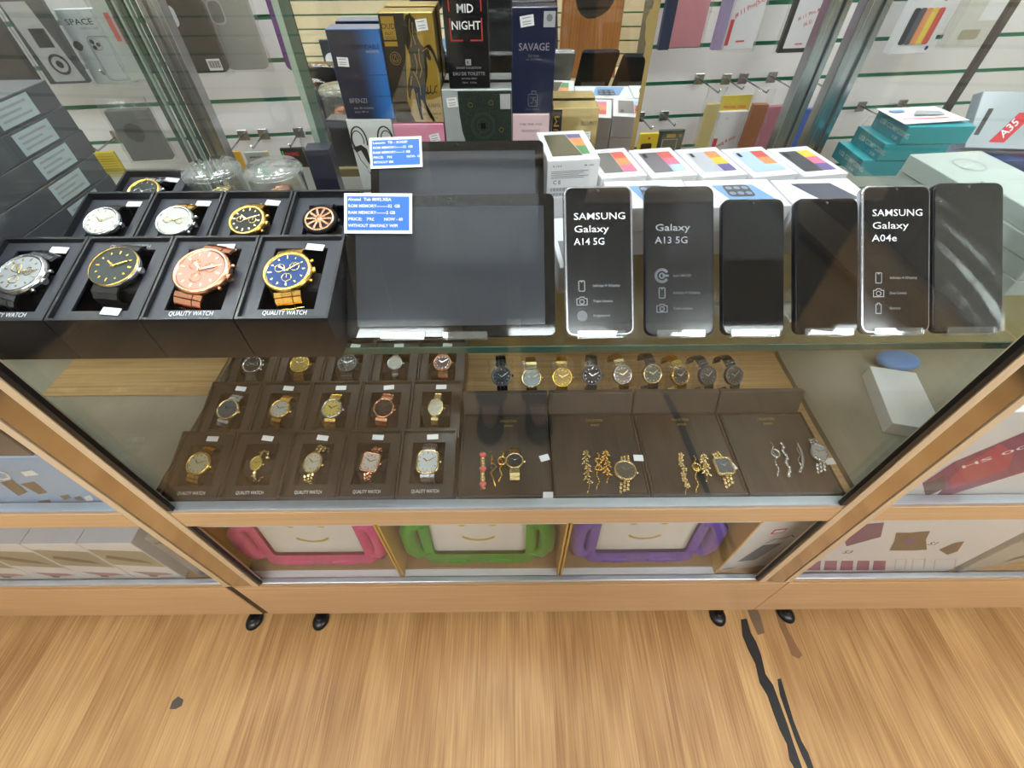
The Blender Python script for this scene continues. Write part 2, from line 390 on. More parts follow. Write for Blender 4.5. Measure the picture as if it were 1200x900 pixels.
# uprights of the middle counter
def post(x0, x1, inner):
    a = TANZ
    mb = MB(); w = .013
    mb.box(x0, x0 + w, YF - .002, YF + .0135, .262, TOP); mb.box(x1 - w, x1, YF - .002, YF + .0135, .262, TOP)
    mb.box(x0 + w, x1 - w, YF + .006, YF + .0135, .262, TOP)
    p = mb.build('upright', a, main)
    MB().box(x0 + w + .0008, x1 - w - .0008, YF - .0005, YF + .0055, .262, TOP).build('bronze_strip', BRONZE, p)
    s = x1 + .001 if inner > 0 else x0 - .010
    MB().box(s, s + .009, YF - .001, YF + .0055, .603, TOP).build('rubber_seal', SEAL, p)
    s = x1 + .001 if inner > 0 else x0 - .006
    MB().box(s, s + .005, YF, YF + .0065, .267, .546).build('rubber_seal', SEAL, p)
post(-.608, -.535, 1); post(.515, .583, -1)
MB().box(-.6125, -.598, YF + .002, YF + .03, .06, .2455).build('gap_shade_block', mat('dark_gap_shade', (58, 42, 30), .6), main)  # dark block fills the open gap between plinths, shade put into its colour
for sx in (-1, 1):
    x = sx * BX
    MB().box(x - .003, x + .003, YF + .032, .90, DECK + .0005, TOP).build('side_glass', GLASS, main)
    MB().box(x - .003, x + .003, YF + .032, .468, LOW + .0005, DECK - .021).build('lower_side_glass', GLASS, main)
# sliding door frames at the back
def backbar(x0, x1, y0, y1, m=ALU):
    mb = MB(); w = x1 - x0
    mb.box(x0, x0 + w * .28, y0, y1, SHELF - .249, TOP); mb.box(x1 - w * .28, x1, y0, y1, SHELF - .249, TOP); mb.box(x0 + w * .28, x1 - w * .28, y0 + .006, y1, SHELF - .249, TOP)
    mb.build('door_frame', m, main, bevel=.0012)
backbar(.499, .533, .905, .93); backbar(.556, .596, .905, .93); backbar(-.572, -.54, .905, .93)
for x, wd_ in ((-.581, .004), (-.590, .003), (-.599, .004), (-.610, .003), (-.619, .004), (.784, .010)):
    MB().box(x, x + wd_, .905, .915 if x > 0 else .912, SHELF - .249, TOP).build('door_edge', (EDGEPALE if wd_ == .003 else EDGE) if x < 0 else mat('bronze_dark_edge', (84, 74, 66), .4), main)
mir = MB().box(-.303, .212, .815, .819, SHELF + .001, 1.75).build('mirror', mirror_mat(), main)
MB().box(-.318, -.3035, .813, .820, SHELF + .001, 1.75).build('glass_door_edge', EDGE, main)
MB().box(-.328, -.3185, .812, .821, SHELF + .001, 1.75).build('glass_door_edge', EDGEPALE, main)
MB().box(-1.9, 1.9, .9, .935, .62, .65).build('door_track', ALU, main)

# marks and tape on the floor
TAPE = mat('black_tape', (26, 26, 28), .45, 0, .1)
def floor_poly(name, px, label, cat, m=TAPE, z=.0008):
    pts = [onz(a, b, .0) for a, b in px]
    mb = MB(); n = len(pts)
    mb.prism([(p.x, p.y) for p in pts], .0002, z)
    tag(mb.build(name, m), label, cat)
floor_poly('tape_strip', [(868, 726), (875, 725), (880, 742), (886, 752), (892, 768), (897, 790), (906, 803), (914, 825), (923, 850), (930, 872), (941, 903), (949, 930), (984, 1040), (1030, 1200), (1064, 1360), (1048, 1360), (1012, 1200), (968, 1040), (940, 930), (932, 903), (925, 890), (922, 872), (914, 856), (907, 838), (899, 815), (890, 800), (885, 778), (876, 760), (870, 745)], 'long torn black tape strip on the oak floor at right', 'tape')
floor_poly('tape_strip', [(911, 796), (915, 795), (921, 815), (930, 845), (939, 868), (947, 882), (955, 905), (948, 904), (939, 884), (931, 864), (922, 838), (914, 815)], 'thinner black tape strip beside the longer torn tape', 'tape')
floor_poly('tape_residue', [(875, 712), (885, 708), (891, 722), (896, 742), (888, 744), (880, 726)], 'grey sticky tape residue below the right counter corner', 'tape residue', mat('grey_residue', (120, 96, 72), .5))
floor_poly('tape_residue', [(908, 716), (914, 715), (924, 740), (940, 768), (936, 772), (928, 768), (922, 752), (914, 735)], 'faint brown scuff streak beside the black rubber foot at right', 'scuff mark', mat('brown_residue', (138, 100, 66), .5))
floor_poly('floor_stain', [(202, 822), (209, 816), (215, 820), (213, 827), (206, 831), (199, 831)], 'small dark round stain on the oak floor at left', 'stain', mat('grey_stain', (84, 76, 70), .5))

# ================================================================== watches
def outline(shape, r, n=36):
    pts = []
    for i in range(n):
        a = 2 * PI * i / n; c, s = math.cos(a), math.sin(a)
        if shape == 'round': q = 1; sx = sy = 1
        elif shape == 'oval': q = 1; sx = .78; sy = 1
        elif shape == 'square': q = 1 / ((abs(c) ** 9 + abs(s) ** 9) ** (1 / 9)); sx = .80; sy = .88
        elif shape == 'cushion': q = 1 / ((abs(c) ** 3.6 + abs(s) ** 3.6) ** (1 / 3.6)); sx = .9; sy = .98
        elif shape == 'octagon':
            q = math.cos(PI / 8) / math.cos((a + PI / 8) % (PI / 4) - PI / 8); q = q * .7 + .3; sx = sy = 1
        pts.append((r * q * c * sx, r * q * s * sy))
    return pts
def dialmat(c, metal=.25): return mat('dial_%d_%d_%d' % c, tuple(int(v * .86) for v in c), .5, metal, 0, .08, 40)
LEATHER = mat('black_leather', (26, 25, 26), .5, 0, .1, .1, 80, .3, 400)
def watch(M, label, r=.02, shape='round', metal=GOLD, dial=(230, 220, 190), strap='links', sw=None, strapmat=None, mark=None, bezel=None, sub=0, loop=.014, nl=9, crystals=False, group=None, spokes=False, cat='watch', thin=False):
    t = thing('wrist_watch', label, cat, M, group)
    sc = lambda k, z: [(x * k, y * k, z) for x, y in outline(shape, r)]
    th = .0085 if r > .014 else .006
    MB().loft([sc(.86, 0), sc(1, .002), sc(1, th - .002), sc(.95, th)]).build('watch_case', metal, t)
    mb = MB()
    bi = .13 if thin else 0
    mb.loft([sc(.985, th), sc(.96 if thin else .95, th + .0016), sc(.86 + bi * .7, th + .0014), sc(.82 + bi, th + .0002)], caps=False)
    if crystals:
        o2 = outline(shape, r * .9, 36)
        for x, y in o2: mb.ball((x, y, th + .0018), r * .07, 6, 4)
    mb.build('bezel', bezel or metal, t)
    d = MB().loft([sc(.845 + bi * .9, th - .0004), sc(.845 + bi * .9, th + .0003)], smooth=False).build('dial', dialmat(dial), t)
    mk = mark or (PGOLD if sum(dial) > 330 else SILVER)
    if spokes:
        mb = MB()
        for k in range(10):
            mb.box(r * .16, r * .8, -r * .06, r * .06, th + .0004, th + .0018, RZ(2 * PI * k / 10))
        mb.loft([[(r * q * math.cos(2 * PI * i / 36), r * q * math.sin(2 * PI * i / 36), th + z) for i in range(36)] for q, z in ((.84, .0004), (.84, .002), (.72, .002), (.72, .0004))], caps=False)
        mb.lathe([(r * .2, th + .0004), (r * .18, th + .002), (.0005, th + .002)], 16); mb.build('spoked_wheel', mk, t)
    else:
        mb = MB()
        for k in range(12):
            l = .1 if k % 3 else .15
            kk = .66 if shape in ('oval', 'square') and k % 6 == 0 else (.58 if shape in ('oval', 'square') else .68)
            mb.box(r * kk - r * l / 2, r * kk + r * l / 2, -r * .028, r * .028, th + .0004, th + .0009, RZ(2 * PI * k / 12))
        for q in range(sub):
            a = R(-90 + 120 * q) if sub == 3 else R(180 * q)
            cx, cy = .34 * r * math.cos(a), .34 * r * math.sin(a)
            mb.loft([[(cx + rr * r * math.cos(2 * PI * i / 20), cy + rr * r * math.sin(2 * PI * i / 20), th + z) for i in range(20)] for rr, z in ((.21, .0004), (.21, .0009), (.175, .0009), (.175, .0004))], caps=False)
            mb.box(cx - r * .012, cx + r * .012, cy, cy + r * .15, th + .0005, th + .0009)
        mb.build('hour_markers', mk, d)
        mb = MB()
        mb.box(-r * .035, r * .035, -r * .08, r * .40, th + .0011, th + .0015, RZ(R(55))); mb.box(-r * .028, r * .028, -r * .1, r * .58, th + .0016, th + .0019, RZ(R(-62)))
        mb.lathe([(r * .06, th + .0010), (r * .06, th + .0021), (.0002, th + .0022)], 10); mb.build('hands', mk, d)
    x = max(p[0] for p in outline(shape, r))
    mb = MB(); mb.lathe([(.0026 * r / .02, -.0002), (.0030 * r / .02, .0008), (.0030 * r / .02, .0030), (.0022 * r / .02, .0036)], 10, T((x - .0004, 0, th * .5)) @ RY(PI / 2))
    if sub: 
        for a in (28, -28): mb.lathe([(.0016, 0), (.002, .001), (.002, .0035), (.001, .0038)], 8, T((x * math.cos(R(a)) - .0006, x * math.sin(R(a)), th * .5)) @ RZ(R(a)) @ RY(PI / 2))
    mb.build('crown', metal, t)
    sw = sw or r * 1.05
    sm = strapmat or metal
    y0 = max(p[1] for p in outline(shape, r)) * (.93 if shape != 'oval' else .97)
    for sg in (1, -1):
        mb = MB(); y, z, a = y0, th * .55, R(-14)
        pl = .0062 if strap != 'chain' else .0052
        for k in range(nl):
            w = sw * (1 - .022 * k)
            Mk = T((0, sg * (y + pl / 2 * math.cos(a)), z + pl / 2 * math.sin(a))) @ RX(sg * a)
            g = pl * (.44 if k % 1 == 0 else .4)
            if strap == 'links':
                mb.box(-w * .5, -w * .19, -g, g, -.0016, .0012, Mk); mb.box(-w * .17, w * .17, -g * 1.02, g * 1.02, -.0016, .0018, Mk); mb.box(w * .19, w * .5, -g, g, -.0016, .0012, Mk)
            elif strap == 'leather':
                mb.box(-w * .5, w * .5, -pl * .56, pl * .56, -.001, .0012, Mk)
            elif strap == 'chain':
                s_ = -1 if k % 2 else 1
                mb.ball((0, 0, 0), pl * .55, 8, 5, Mk @ RZ(s_ * R(35)), (w / pl * .75, 1.05, .5)); mb.ball((s_ * w * .3, 0, .001), pl * .32, 7, 5, Mk)
            elif strap == 'braid':
                for q in (-.34, 0, .34): mb.ball((w * q, 0, 0), pl * .5, 8, 5, Mk @ RZ(R(30 * (1 if q else -1))), (w / pl * .28, 1.15, .45))
            y += pl * math.cos(a); z += pl * math.sin(a); a -= pl / loop if k > 0 else pl / (loop * 1.6)
        mb.build('strap', sm, t)
    return t

# ================================================================== watch boxes
def quadlerp(l, hf, hb, y): return hf + (hb - hf) * y / l
def wbox(M, w, l, hf, hb, label, outer, inner, words, sticker=(.18, .86), group=None, cut=(.56, .15, .85), dep=.008):
    t = thing('watch_box', label, 'watch box', M, group)
    zt = lambda y, o=0: quadlerp(l, hf, hb, y) + o
    wl = .0028; mb = MB()
    def wall(xa, xb, ya, yb): mb.hexa([(xa, ya, 0), (xb, ya, 0), (xb, yb, 0), (xa, yb, 0), (xa, ya, zt(ya)), (xb, ya, zt(ya)), (xb, yb, zt(yb)), (xa, yb, zt(yb))])
    wall(-w / 2, w / 2, 0, wl); wall(-w / 2, w / 2, l - wl, l); wall(-w / 2, -w / 2 + wl, wl, l - wl); wall(w / 2 - wl, w / 2, wl, l - wl)
    mb.box(-w / 2 + wl, w / 2 - wl, wl, l - wl, 0, .003)
    mb.build('tray', outer, t)
    cx, c0, c1 = w * cut[0] / 2, l * cut[1], l * cut[2]
    mb = MB(); e = .0006; thk = .0022
    def slab(xa, xb, ya, yb): mb.hexa([(xa, ya, zt(ya) - dep - thk), (xb, ya, zt(ya) - dep - thk), (xb, yb, zt(yb) - dep - thk), (xa, yb, zt(yb) - dep - thk), (xa, ya, zt(ya) - dep), (xb, ya, zt(ya) - dep), (xb, yb, zt(yb) - dep), (xa, yb, zt(yb) - dep)])
    slab(-w / 2 + wl + e, w / 2 - wl - e, wl + e, c0); slab(-w / 2 + wl + e, w / 2 - wl - e, c1, l - wl - e); slab(-w / 2 + wl + e, -cx, c0, c1); slab(cx, w / 2 - wl - e, c0, c1)
    ins = mb.build('card_insert', inner, t)
    mb = MB(); q = .002; cm_ = (c0 + c1) / 2; c0, c1 = cm_ - .013, cm_ + .013; c0k = l * cut[1]
    zc = lambda y: max(.006, zt(y) - dep - .004)
    mb.hexa([(-cx + q, c0 + q, .0035), (cx - q, c0 + q, .0035), (cx - q, c1 - q, .0035), (-cx + q, c1 - q, .0035), (-cx + q, c0 + q, zc(c0)), (cx - q, c0 + q, zc(c0)), (cx - q, c1 - q, zc(c1)), (-cx + q, c1 - q, zc(c1))])
    mb.build('cushion', CUSH, t, bevel=.003)
    sl = math.atan((hb - hf) / l)
    def onslope(x, y, up): return T((x, y, zt(y) - dep + up)) @ RX(sl)
    if words: letters([(words, 0, -.0028, .0078, w * .48)], 'lettering', WHITEINK, ins, onslope(0, l * .098, .0005), .003, 'CENTER')
    if sticker:
        MB().box(-w * .105, w * .105, -l * .04, l * .04, 0, .0005).build('price_sticker', PAPER, t, onslope(sticker[0] * w, sticker[1] * l, .001) @ RZ(R(random.uniform(-9, 6))))
    return t, (lambda x, y, up: M @ onslope(x, y, up))

UW, UL = .095, .110
upper = [  # front row on the glass shelf
 dict(d='large steel watch with pale grey dial', r=.026, metal=SILVER, dial=(196, 202, 206), sub=3, rz=-18, tl=.0),
 dict(d='black watch with big plain dark dial and thin gold rim', r=.026, metal=SILVER, bezel=GOLD, dial=(58, 66, 66), strap='leather', strapmat=LEATHER, mark=GOLD, rz=-6, thin=True, up=.008),
 dict(d='big rose gold watch with pinkish chronograph dial', r=.030, metal=ROSE, dial=(226, 170, 150), mark=ROSE, sub=3, rz=-14),
 dict(d='gold watch with blue chronograph dial', r=.026, metal=GOLD, dial=(34, 74, 140), mark=PGOLD, sub=3, rz=8),
]
for i, w in enumerate(upper):
    x = -.5235 + i * .0965
    M = T((x, .358, SHELF + .0005))
    words = [None, None, 'QUALITY WATCH', 'QUALITY WATCH'][i] if i in (1, 2, 3) else 'QUALITY WATCH'
    b, ons = wbox(M, UW, UL, .055, .085, 'front shelf box with the ' + w['d'], BOXBLACK, BOXINNER, words, [(.2, .86), (.14, .12), (.12, .88), (.16, .87)][i], 'black watch boxes on the glass shelf', dep=.0045, cut=(.62, .135, .87))
    if i == 1: letters([('QUALITY WATCH', 0, -.002, .0075, .045)], 'lettering', SILINK, b, T((0, UL * .90, .055 + .03 * .90 - .0038)) @ RX(math.atan(.03 / .11)), .003, 'CENTER')
    if i == 2: letters([('QUALITY', 0, -.002, .007, .026)], 'lettering', DGREY, b, T((-.022, UL * .90, .055 + .03 * .90 - .0038)) @ RX(math.atan(.03 / .11)), .003, 'CENTER')
    kw = {k: w[k] for k in w if k not in ('d', 'rz', 'tl', 'up')}
    watch(ons(.002 if i < 3 else -.004, UL * .52 + w.get('up', 0), .0025 if i == 2 else .0005) @ RZ(R(w['rz'])) @ RX(R(3)), w['d'] + ' in a front shelf box', group='watches in the shelf boxes', loop=.0088, nl=4, **kw)
row2 = [
 dict(d='plain white dial watch with black strap', r=.022, metal=SILVER, dial=(238, 238, 236), strap='leather', strapmat=LEATHER, rz=-6),
 dict(d='two tone watch with silver dial and gold trim', r=.023, metal=SILVER, bezel=SILVER, dial=(216, 218, 212), strapmat=GOLD, sub=2, rz=-8),
 dict(d='gold watch with black dial', r=.0225, metal=GOLD, dial=(38, 38, 36), mark=PGOLD, sub=2, rz=-6),
 dict(d='black round watch with rose gold wheel spokes', r=.0215, metal=BLACKM, dial=(22, 22, 24), mark=ROSE, spokes=True, strap='leather', strapmat=LEATHER, rz=0),
]
for i, w in enumerate(row2):
    M = T((-.503 + i * .0895, .4695, SHELF + .0005))
    b, ons = wbox(M, .0875, .11, .055, .085, 'second row shelf box with the ' + w['d'], BOXBLACK, BOXINNER, None, (.2, .88) if i < 3 else (.36, .87), 'black watch boxes on the glass shelf')
    kw = {k: w[k] for k in w if k not in ('d', 'rz')}
    watch(ons(.0, .11 * .52, .0035) @ RZ(R(w['rz'])) @ RX(R(6)), w['d'] + ' in a second row shelf box', group='watches in the shelf boxes', loop=.009, nl=4, **kw)
M = T((-.516, .582, SHELF + .0005))
b, ons = wbox(M, .098, .10, .045, .07, 'single open black box at the back left of the glass shelf', BOXBLACK, BOXINNER, None, (.2, .88), 'black watch boxes on the glass shelf')
watch(ons(0, .05, .004) @ RZ(R(-10)) @ RX(R(8)), 'steel and gold watch with dark dial in the rearmost black box', r=.024, metal=SILVER, bezel=GOLD, dial=(52, 56, 52), sub=2, group='watches in the shelf boxes', loop=.009, nl=4)
for x, dsc, mt, dl in ((-.409, 'pale gold watch lying in the left clear plastic cup', PGOLD, (222, 206, 150)), (-.325, 'rose gold watch lying in the right clear plastic cup', ROSE, (216, 180, 150))):
    side = 'left' if x < -.4 else 'right'
    t = thing('plastic_cup', side + ' round clear plastic watch cup behind the black boxes', 'plastic cup', T((x, .635, SHELF + .0005)), 'clear plastic watch cups')
    mb = MB(); mb.lathe([(.030, 0), (.034, .004), (.036, .045), (.0365, .082), (.0385, .084), (.0385, .0865), (.0355, .0865), (.035, .045), (.033, .006), (.029, .002)], 36)
    mb.build('cup_wall', CUPPL, t)
    MB().lathe([(.0375, .0872), (.0375, .090), (.034, .094), (.012, .095), (.0005, .095)], 36).build('cup_lid', CUPPL, t)
    watch(T((x - .003, .632, SHELF + .045)) @ RX(R(28)), dsc, r=.0175, metal=mt, dial=dl, loop=.008, nl=5, group='watches in the clear cups')

# ---- fifteen brown boxes on the lower deck
deck = [
 [dict(d='gold watch with sunburst silver dial', r=.0195, metal=GOLD, dial=(214, 208, 176), rz=-14),
  dict(d='tiny gold ladies watch with yellow dial and twisted chain', r=.0125, shape='oval', metal=PGOLD, dial=(206, 180, 70), strap='chain', sw=.009, rz=-6, nl=7),
  dict(d='oval gold watch with crystal bezel', r=.0185, shape='oval', metal=PGOLD, dial=(206, 202, 184), strap='braid', crystals=True, rz=-14),
  dict(d='slim rose gold square watch', r=.0185, shape='square', metal=ROSE, dial=(224, 212, 200), strap='braid', sw=.015, rz=-10),
  dict(d='steel watch with large white cushion dial and gold edge', r=.021, shape='cushion', metal=PGOLD, bezel=PGOLD, dial=(226, 232, 236), strapmat=GUN, rz=0)],
 [dict(d='two tone watch with dark blue grey dial', r=.020, metal=PGOLD, dial=(96, 110, 118), strapmat=SILVER, rz=-14),
  dict(d='gold watch with round silver dial', r=.018, metal=GOLD, dial=(208, 208, 200), rz=-14),
  dict(d='two tone watch with champagne dial and silver bezel', r=.019, metal=SILVER, dial=(222, 198, 110), strapmat=GOLD, rz=-4),
  dict(d='rose gold octagonal watch with dark brown dial', r=.020, shape='octagon', metal=ROSE, dial=(52, 40, 38), mark=ROSE, rz=-8),
  dict(d='slim oval gold watch with crystal dial', r=.018, shape='oval', metal=PGOLD, dial=(200, 198, 190), strap='links', sw=.012, crystals=True, rz=-4)],
 [dict(d='steel sports watch with black dial', r=.019, metal=SILVER, dial=(34, 34, 34), sub=2, rz=0),
  dict(d='all gold watch with gold dial', r=.0195, metal=GOLD, dial=(190, 160, 70), rz=0),
  dict(d='steel chronograph with black dial and silver hands', r=.0195, metal=GUN, dial=(24, 26, 34), sub=3, rz=0),
  dict(d='small silver ladies watch', r=.015, metal=SILVER, dial=(176, 178, 180), sw=.012, rz=4),
  dict(d='rose gold watch with mauve dial', r=.018, metal=ROSE, dial=(120, 84, 78), rz=4)]]
rown = ['front', 'middle', 'back']
for r_, row in enumerate(deck):
    for i, w in enumerate(row):
        M = T((-.515 + i * .0936 + .001 * r_, .3475 + .1135 * r_, DECK + .0005))
        b, ons = wbox(M, .0915, .1125, .046, .072, 'brown %s row box with the %s' % (rown[r_], w['d']), BOXBROWN, BOXBROWNI, 'QUALITY WATCH' if r_ < 2 else None, (.06 + .03 * math.sin(i * 3.1 + r_), .9), 'brown watch boxes on the lower deck', cut=(.6, .2, .82), dep=.006)
        kw = {k: w[k] for k in w if k not in ('d', 'rz')}
        kw.setdefault('nl', 5)
        watch(ons(.002, .1125 * .5, .002) @ RZ(R(w['rz'])) @ RX(R(5)), w['d'] + ' in a %s row brown box' % rown[r_], loop=.011, group='watches in the brown boxes', **kw)

# ---- nine loose watches in crumpled plastic sleeves
loose = [
 ((588, 441), 'blue black watch in a clear sleeve, first of the sleeved row from the left', dict(metal=BLACKM, dial=(24, 32, 44), bezel=GUN), 4),
 ((623, 443), 'two tone watch with pale grey dial in a clear sleeve beside the blue black one', dict(metal=PGOLD, dial=(172, 182, 186)), 2),
 ((659, 442), 'plain gold watch with gold dial in a clear plastic sleeve', dict(metal=GOLD, dial=(212, 176, 90)), 0),
 ((694, 440), 'black faced steel watch in a clear sleeve right of the plain gold one', dict(metal=GUN, dial=(30, 28, 30)), -2),
 ((730, 439), 'watch with mauve grey dial and two tone band in a clear sleeve', dict(metal=PGOLD, dial=(160, 148, 144), strapmat=PGOLD, bezel=SILVER), 16),
 ((765, 438), 'watch with green grey dial and dark two tone band in a clear sleeve', dict(metal=PGOLD, dial=(120, 130, 126), strapmat=GUN), 12),
 ((798, 440), 'bright gold watch with dark dial in a clear plastic sleeve', dict(metal=GOLD, dial=(58, 52, 40)), 22),
 ((830, 440), 'dark steel watch in a clear sleeve, second from the right end', dict(metal=GUN, dial=(70, 72, 74)), 24),
 ((861, 440), 'black watch in a clear sleeve at the right end of the sleeved row', dict(metal=BLACKM, dial=(30, 32, 34), bezel=GUN), 20)]
for (px, py), dsc, kw, tw in loose:
    p = onz(px, py, .618)
    M = T(p) @ RZ(R(tw)) @ RX(R(46)) @ T((0, 0, -.009))
    t = watch(M, dsc, r=.0195, loop=.020, nl=9, group='watches in clear plastic sleeves', **kw)
    mb = MB(); n = 14; rings = []
    for k in range(11):
        v = k / 10; hh = .5 + 1.0 * math.sin(PI * min(1, v * 1.05)) ** .5
        yy = .033 - .066 * v; zz = .014 - .030 * v * v
        rings.append([((.0238 + random.uniform(-.002, .001)) * math.cos(2 * PI * i / n) * (1 if v < .9 else 1.15), yy + random.uniform(-.001, .001), zz - .010 + (.011 * hh + random.uniform(-.001, .001)) * math.sin(2 * PI * i / n)) for i in range(n)])
    mb.loft(rings, caps=False); mb.build('plastic_sleeve', PLASTIC, t)

# ---- four gift sets pinned on brown pads
def gift_box(xa, xb, label, lid=(.505, .655)):
    t = thing('gift_set_box', label, 'gift box', T(((xa + xb) / 2, .346, DECK + .0005)), 'brown jewellery gift boxes')
    w = (xb - xa) - .002; l = .165; h = .046; wl = .003
    mb = MB(); mb.box(-w / 2, w / 2, 0, l, 0, h - .004)
    for b in ((-w / 2, w / 2, 0, wl), (-w / 2, w / 2, l - wl, l), (-w / 2, -w / 2 + wl, wl, l - wl), (w / 2 - wl, w / 2, wl, l - wl)): mb.box(b[0], b[1], b[2], b[3], h - .004, h)
    mb.build('tray', BOXBROWN, t, bevel=.0005, seg=1)
    pad = MB().box(-w / 2 + .004, w / 2 - .004, .004, l - .004, h - .0035, h - .001).build('pad', PADBROWN, t)
    letters([('COLLECTION', .004, .004, .0075, .03), ('JEWELRY', .012, -.006, .006, .016)], 'lettering', GOLDINK, pad, T((-.004 - .01, l - .022, h - .0006)), 0, 'LEFT')
    lx = .0 
    mb = MB(); mb.box(-w / 2, w / 2, 0, .012, 0, .058, T((0, l + .001, h - .02)) @ RX(R(-18)))
    mb.build('lid', mat('box_lid_lit_brown', (76, 71, 69), .3, 0, .4, .04, 30), t, bevel=.001)  # lid greyer than the tray: the light it catches is in the colour
    return t
sets = [(-.089, .064, 'brown gift box with red heart bracelet, leftmost of the four'), (.0655, .2185, 'brown gift box with infinity bracelet and round crystal watch'), (.220, .373, 'brown gift box with flower bracelet and square gold watch'), (.3745, .5265, 'brown gift box with silver bracelets, rightmost of the four')]
boxes = [gift_box(*s) for s in sets]
PADZ = DECK + .0005 + .046 - .001
RED = mat('coral_red_enamel', (214, 78, 84), .3, 0, .4)
def pad_at(px, py): return onz(px, py, PADZ)
def bracelet(px, y0, y1, kind, m, label, lean=0, extra=None):
    a = pad_at(px + lean, y0); b = pad_at(px, y1); d = b - a; L_ = d.length; ang = math.atan2(d.y, d.x) + PI / 2
    M = T((a.x, a.y, PADZ + .0006)) @ RZ(ang)            # runs towards -Y locally
    t = thing('bracelet', label, 'bracelet', M, 'bracelets pinned in the gift boxes')
    mb = MB(); n = 16
    path = [(.002 * math.sin(k * 1.1) if kind != 'hearts' else 0, -L_ * k / n, .004 + .003 * math.sin(PI * k / n)) for k in range(n + 1)]
    if kind == 'hearts':
        mb.box(-.0035, .0035, -L_, 0, .002, .0035)
        for k in range(14): mb.ball((0, -L_ * (k + .5) / 14, .004), .0026, 7, 5)
        mb.build('band', m, t); mb = MB()
        for k in (.12, .5, .9):
            for s in (-1, 1): mb.ball((s * .0024, -L_ * k + .001, .006), .0034, 8, 6)
            mb.ball((0, -L_ * k - .002, .006), .0032, 8, 6)
        mb.build('enamel_heart', RED, t); return t
    if kind == 'zigzag':
        path = [(.000, 0, .004), (.002, -L_ * .25, .005), (-.001, -L_ * .3, .006), (.008, -L_ * .48, .006), (-.002, -L_ * .62, .006), (.001, -L_ * .75, .005), (.004, -L_, .004)]
        mb.tube(path, .0011, 7); mb.build('wire', m, t)
        mb = MB()
        for k in range(9): mb.ball((.002 * math.sin(k), -L_ * (k + .5) / 9, .0065), .0014, 6, 5)
        mb.build('beads', m, t); return t
    mb.tube(path, .0008, 6); mb.build('wire', m, t); mb = MB()
    if kind == 'leaf':
        for k in range(13):
            s = -1 if k % 2 else 1; p = path[k]
            mb.ball((0, 0, 0), .0042, 7, 5, T((p[0] + s * .0034, p[1], p[2] + .001)) @ RZ(s * R(50)), (.45, 1.2, .4)); mb.ball((p[0] - s * .002, p[1] - .002, p[2] + .002), .0018, 6, 5)
        mb.build('leaf_charms', m, t)
    elif kind == 'flower':
        for k in range(7):
            p = path[2 * k + 1]
            for q in range(5): mb.ball((p[0] + .0034 * math.cos(q * 1.257 + k), p[1] + .0034 * math.sin(q * 1.257 + k), p[2] + .001), .0023, 6, 5)
            mb.ball((p[0], p[1], p[2] + .003), .0018, 6, 5)
        mb.build('flower_charms', m, t)
    elif kind in ('infinity', 'ring', 'chain'):
        for k in range(0, 17): mb.ball(path[k], .0015, 6, 5)
        c = path[6]
        if kind == 'infinity': pts = [(c[0] + .0055 * math.sin(2 * a_), c[1] + .011 * math.sin(a_ + PI / 2), c[2] + .003) for a_ in [2 * PI * i / 28 for i in range(28)]]
        else: pts = [(c[0] + .0062 * math.cos(a_), c[1] + .0075 * math.sin(a_), c[2] + .003) for a_ in [2 * PI * i / 24 for i in range(24)]]
        mb.tube(pts, .0015, 7, None, True)
        if kind == 'ring':
            for s in (-.0028, 0, .0028): mb.tube([(c[0] + s, c[1] - .006, c[2] + .003), (c[0] + s, c[1] + .006, c[2] + .003)], .0008, 6)
        mb.build('charm', m, t)
    elif kind == 'beads':
        for k in range(17): mb.ball(path[k], .0024 if k % 2 else .0033, 8, 6)
        mb.build('beads', m, t)
    elif kind == 'crescent':
        mb.tube([(.006 * math.sin(PI * k / 12) , -L_ * k / 12, .005) for k in range(13)], [.0008 + .0024 * math.sin(PI * k / 12) for k in range(13)], 8)
        mb.build('crescent_charm', m, t)
    return t
bracelet(566, 531, 575, 'hearts', PGOLD, 'gold band bracelet with three coral red hearts')
bracelet(578, 530, 573, 'zigzag', GOLD, 'thin zigzag gold wire bracelet beside the red heart bracelet', -3)
bracelet(586, 531, 566, 'chain', GOLD, 'gold chain bracelet with oval charm beside the octagonal watch', 3)
bracelet(690, 531, 580, 'leaf', PGOLD, 'long leafy gold bracelet at the left of the infinity set', -5)
bracelet(700, 533, 575, 'infinity', GOLD, 'gold bracelet with a figure eight charm')
bracelet(712, 531, 568, 'leaf', GOLD, 'short gold leaf bracelet beside the round crystal watch', -4)
bracelet(804, 533, 581, 'flower', PGOLD, 'gold flower bracelet at the left of the square watch set', -9)
bracelet(816, 536, 578, 'ring', GOLD, 'gold chain bracelet with a barred round charm', -4)
bracelet(828, 535, 567, 'leaf', PGOLD, 'short gold leaf bracelet next to the square gold watch', -6)
bracelet(911, 521, 560, 'chain', SILVER, 'silver chain bracelet with oval charm, leftmost of the silver ones', -9)
bracelet(924, 522, 560, 'beads', SILVER, 'silver beaded bracelet between two other silver bracelets', -10)
bracelet(936, 520, 556, 'crescent', SILVER, 'slim curved silver bracelet next to the crystal silver watch', -4)
def setwatch(px, py, dsc, tw=0, **kw):
    p = pad_at(px, py); watch(T((p.x, p.y, PADZ + .0055)) @ RZ(R(tw)), dsc, loop=.06, nl=3, group='watches in the gift boxes', **kw)
setwatch(603, 545, 'gold octagonal watch with dark dial beside the red heart bracelet', 0, r=.0155, shape='octagon', metal=PGOLD, dial=(40, 52, 58))
setwatch(731, 556, 'round gold crystal watch with dark dial in the infinity set', -10, r=.0185, metal=PGOLD, dial=(96, 90, 82), crystals=True, strap='braid')
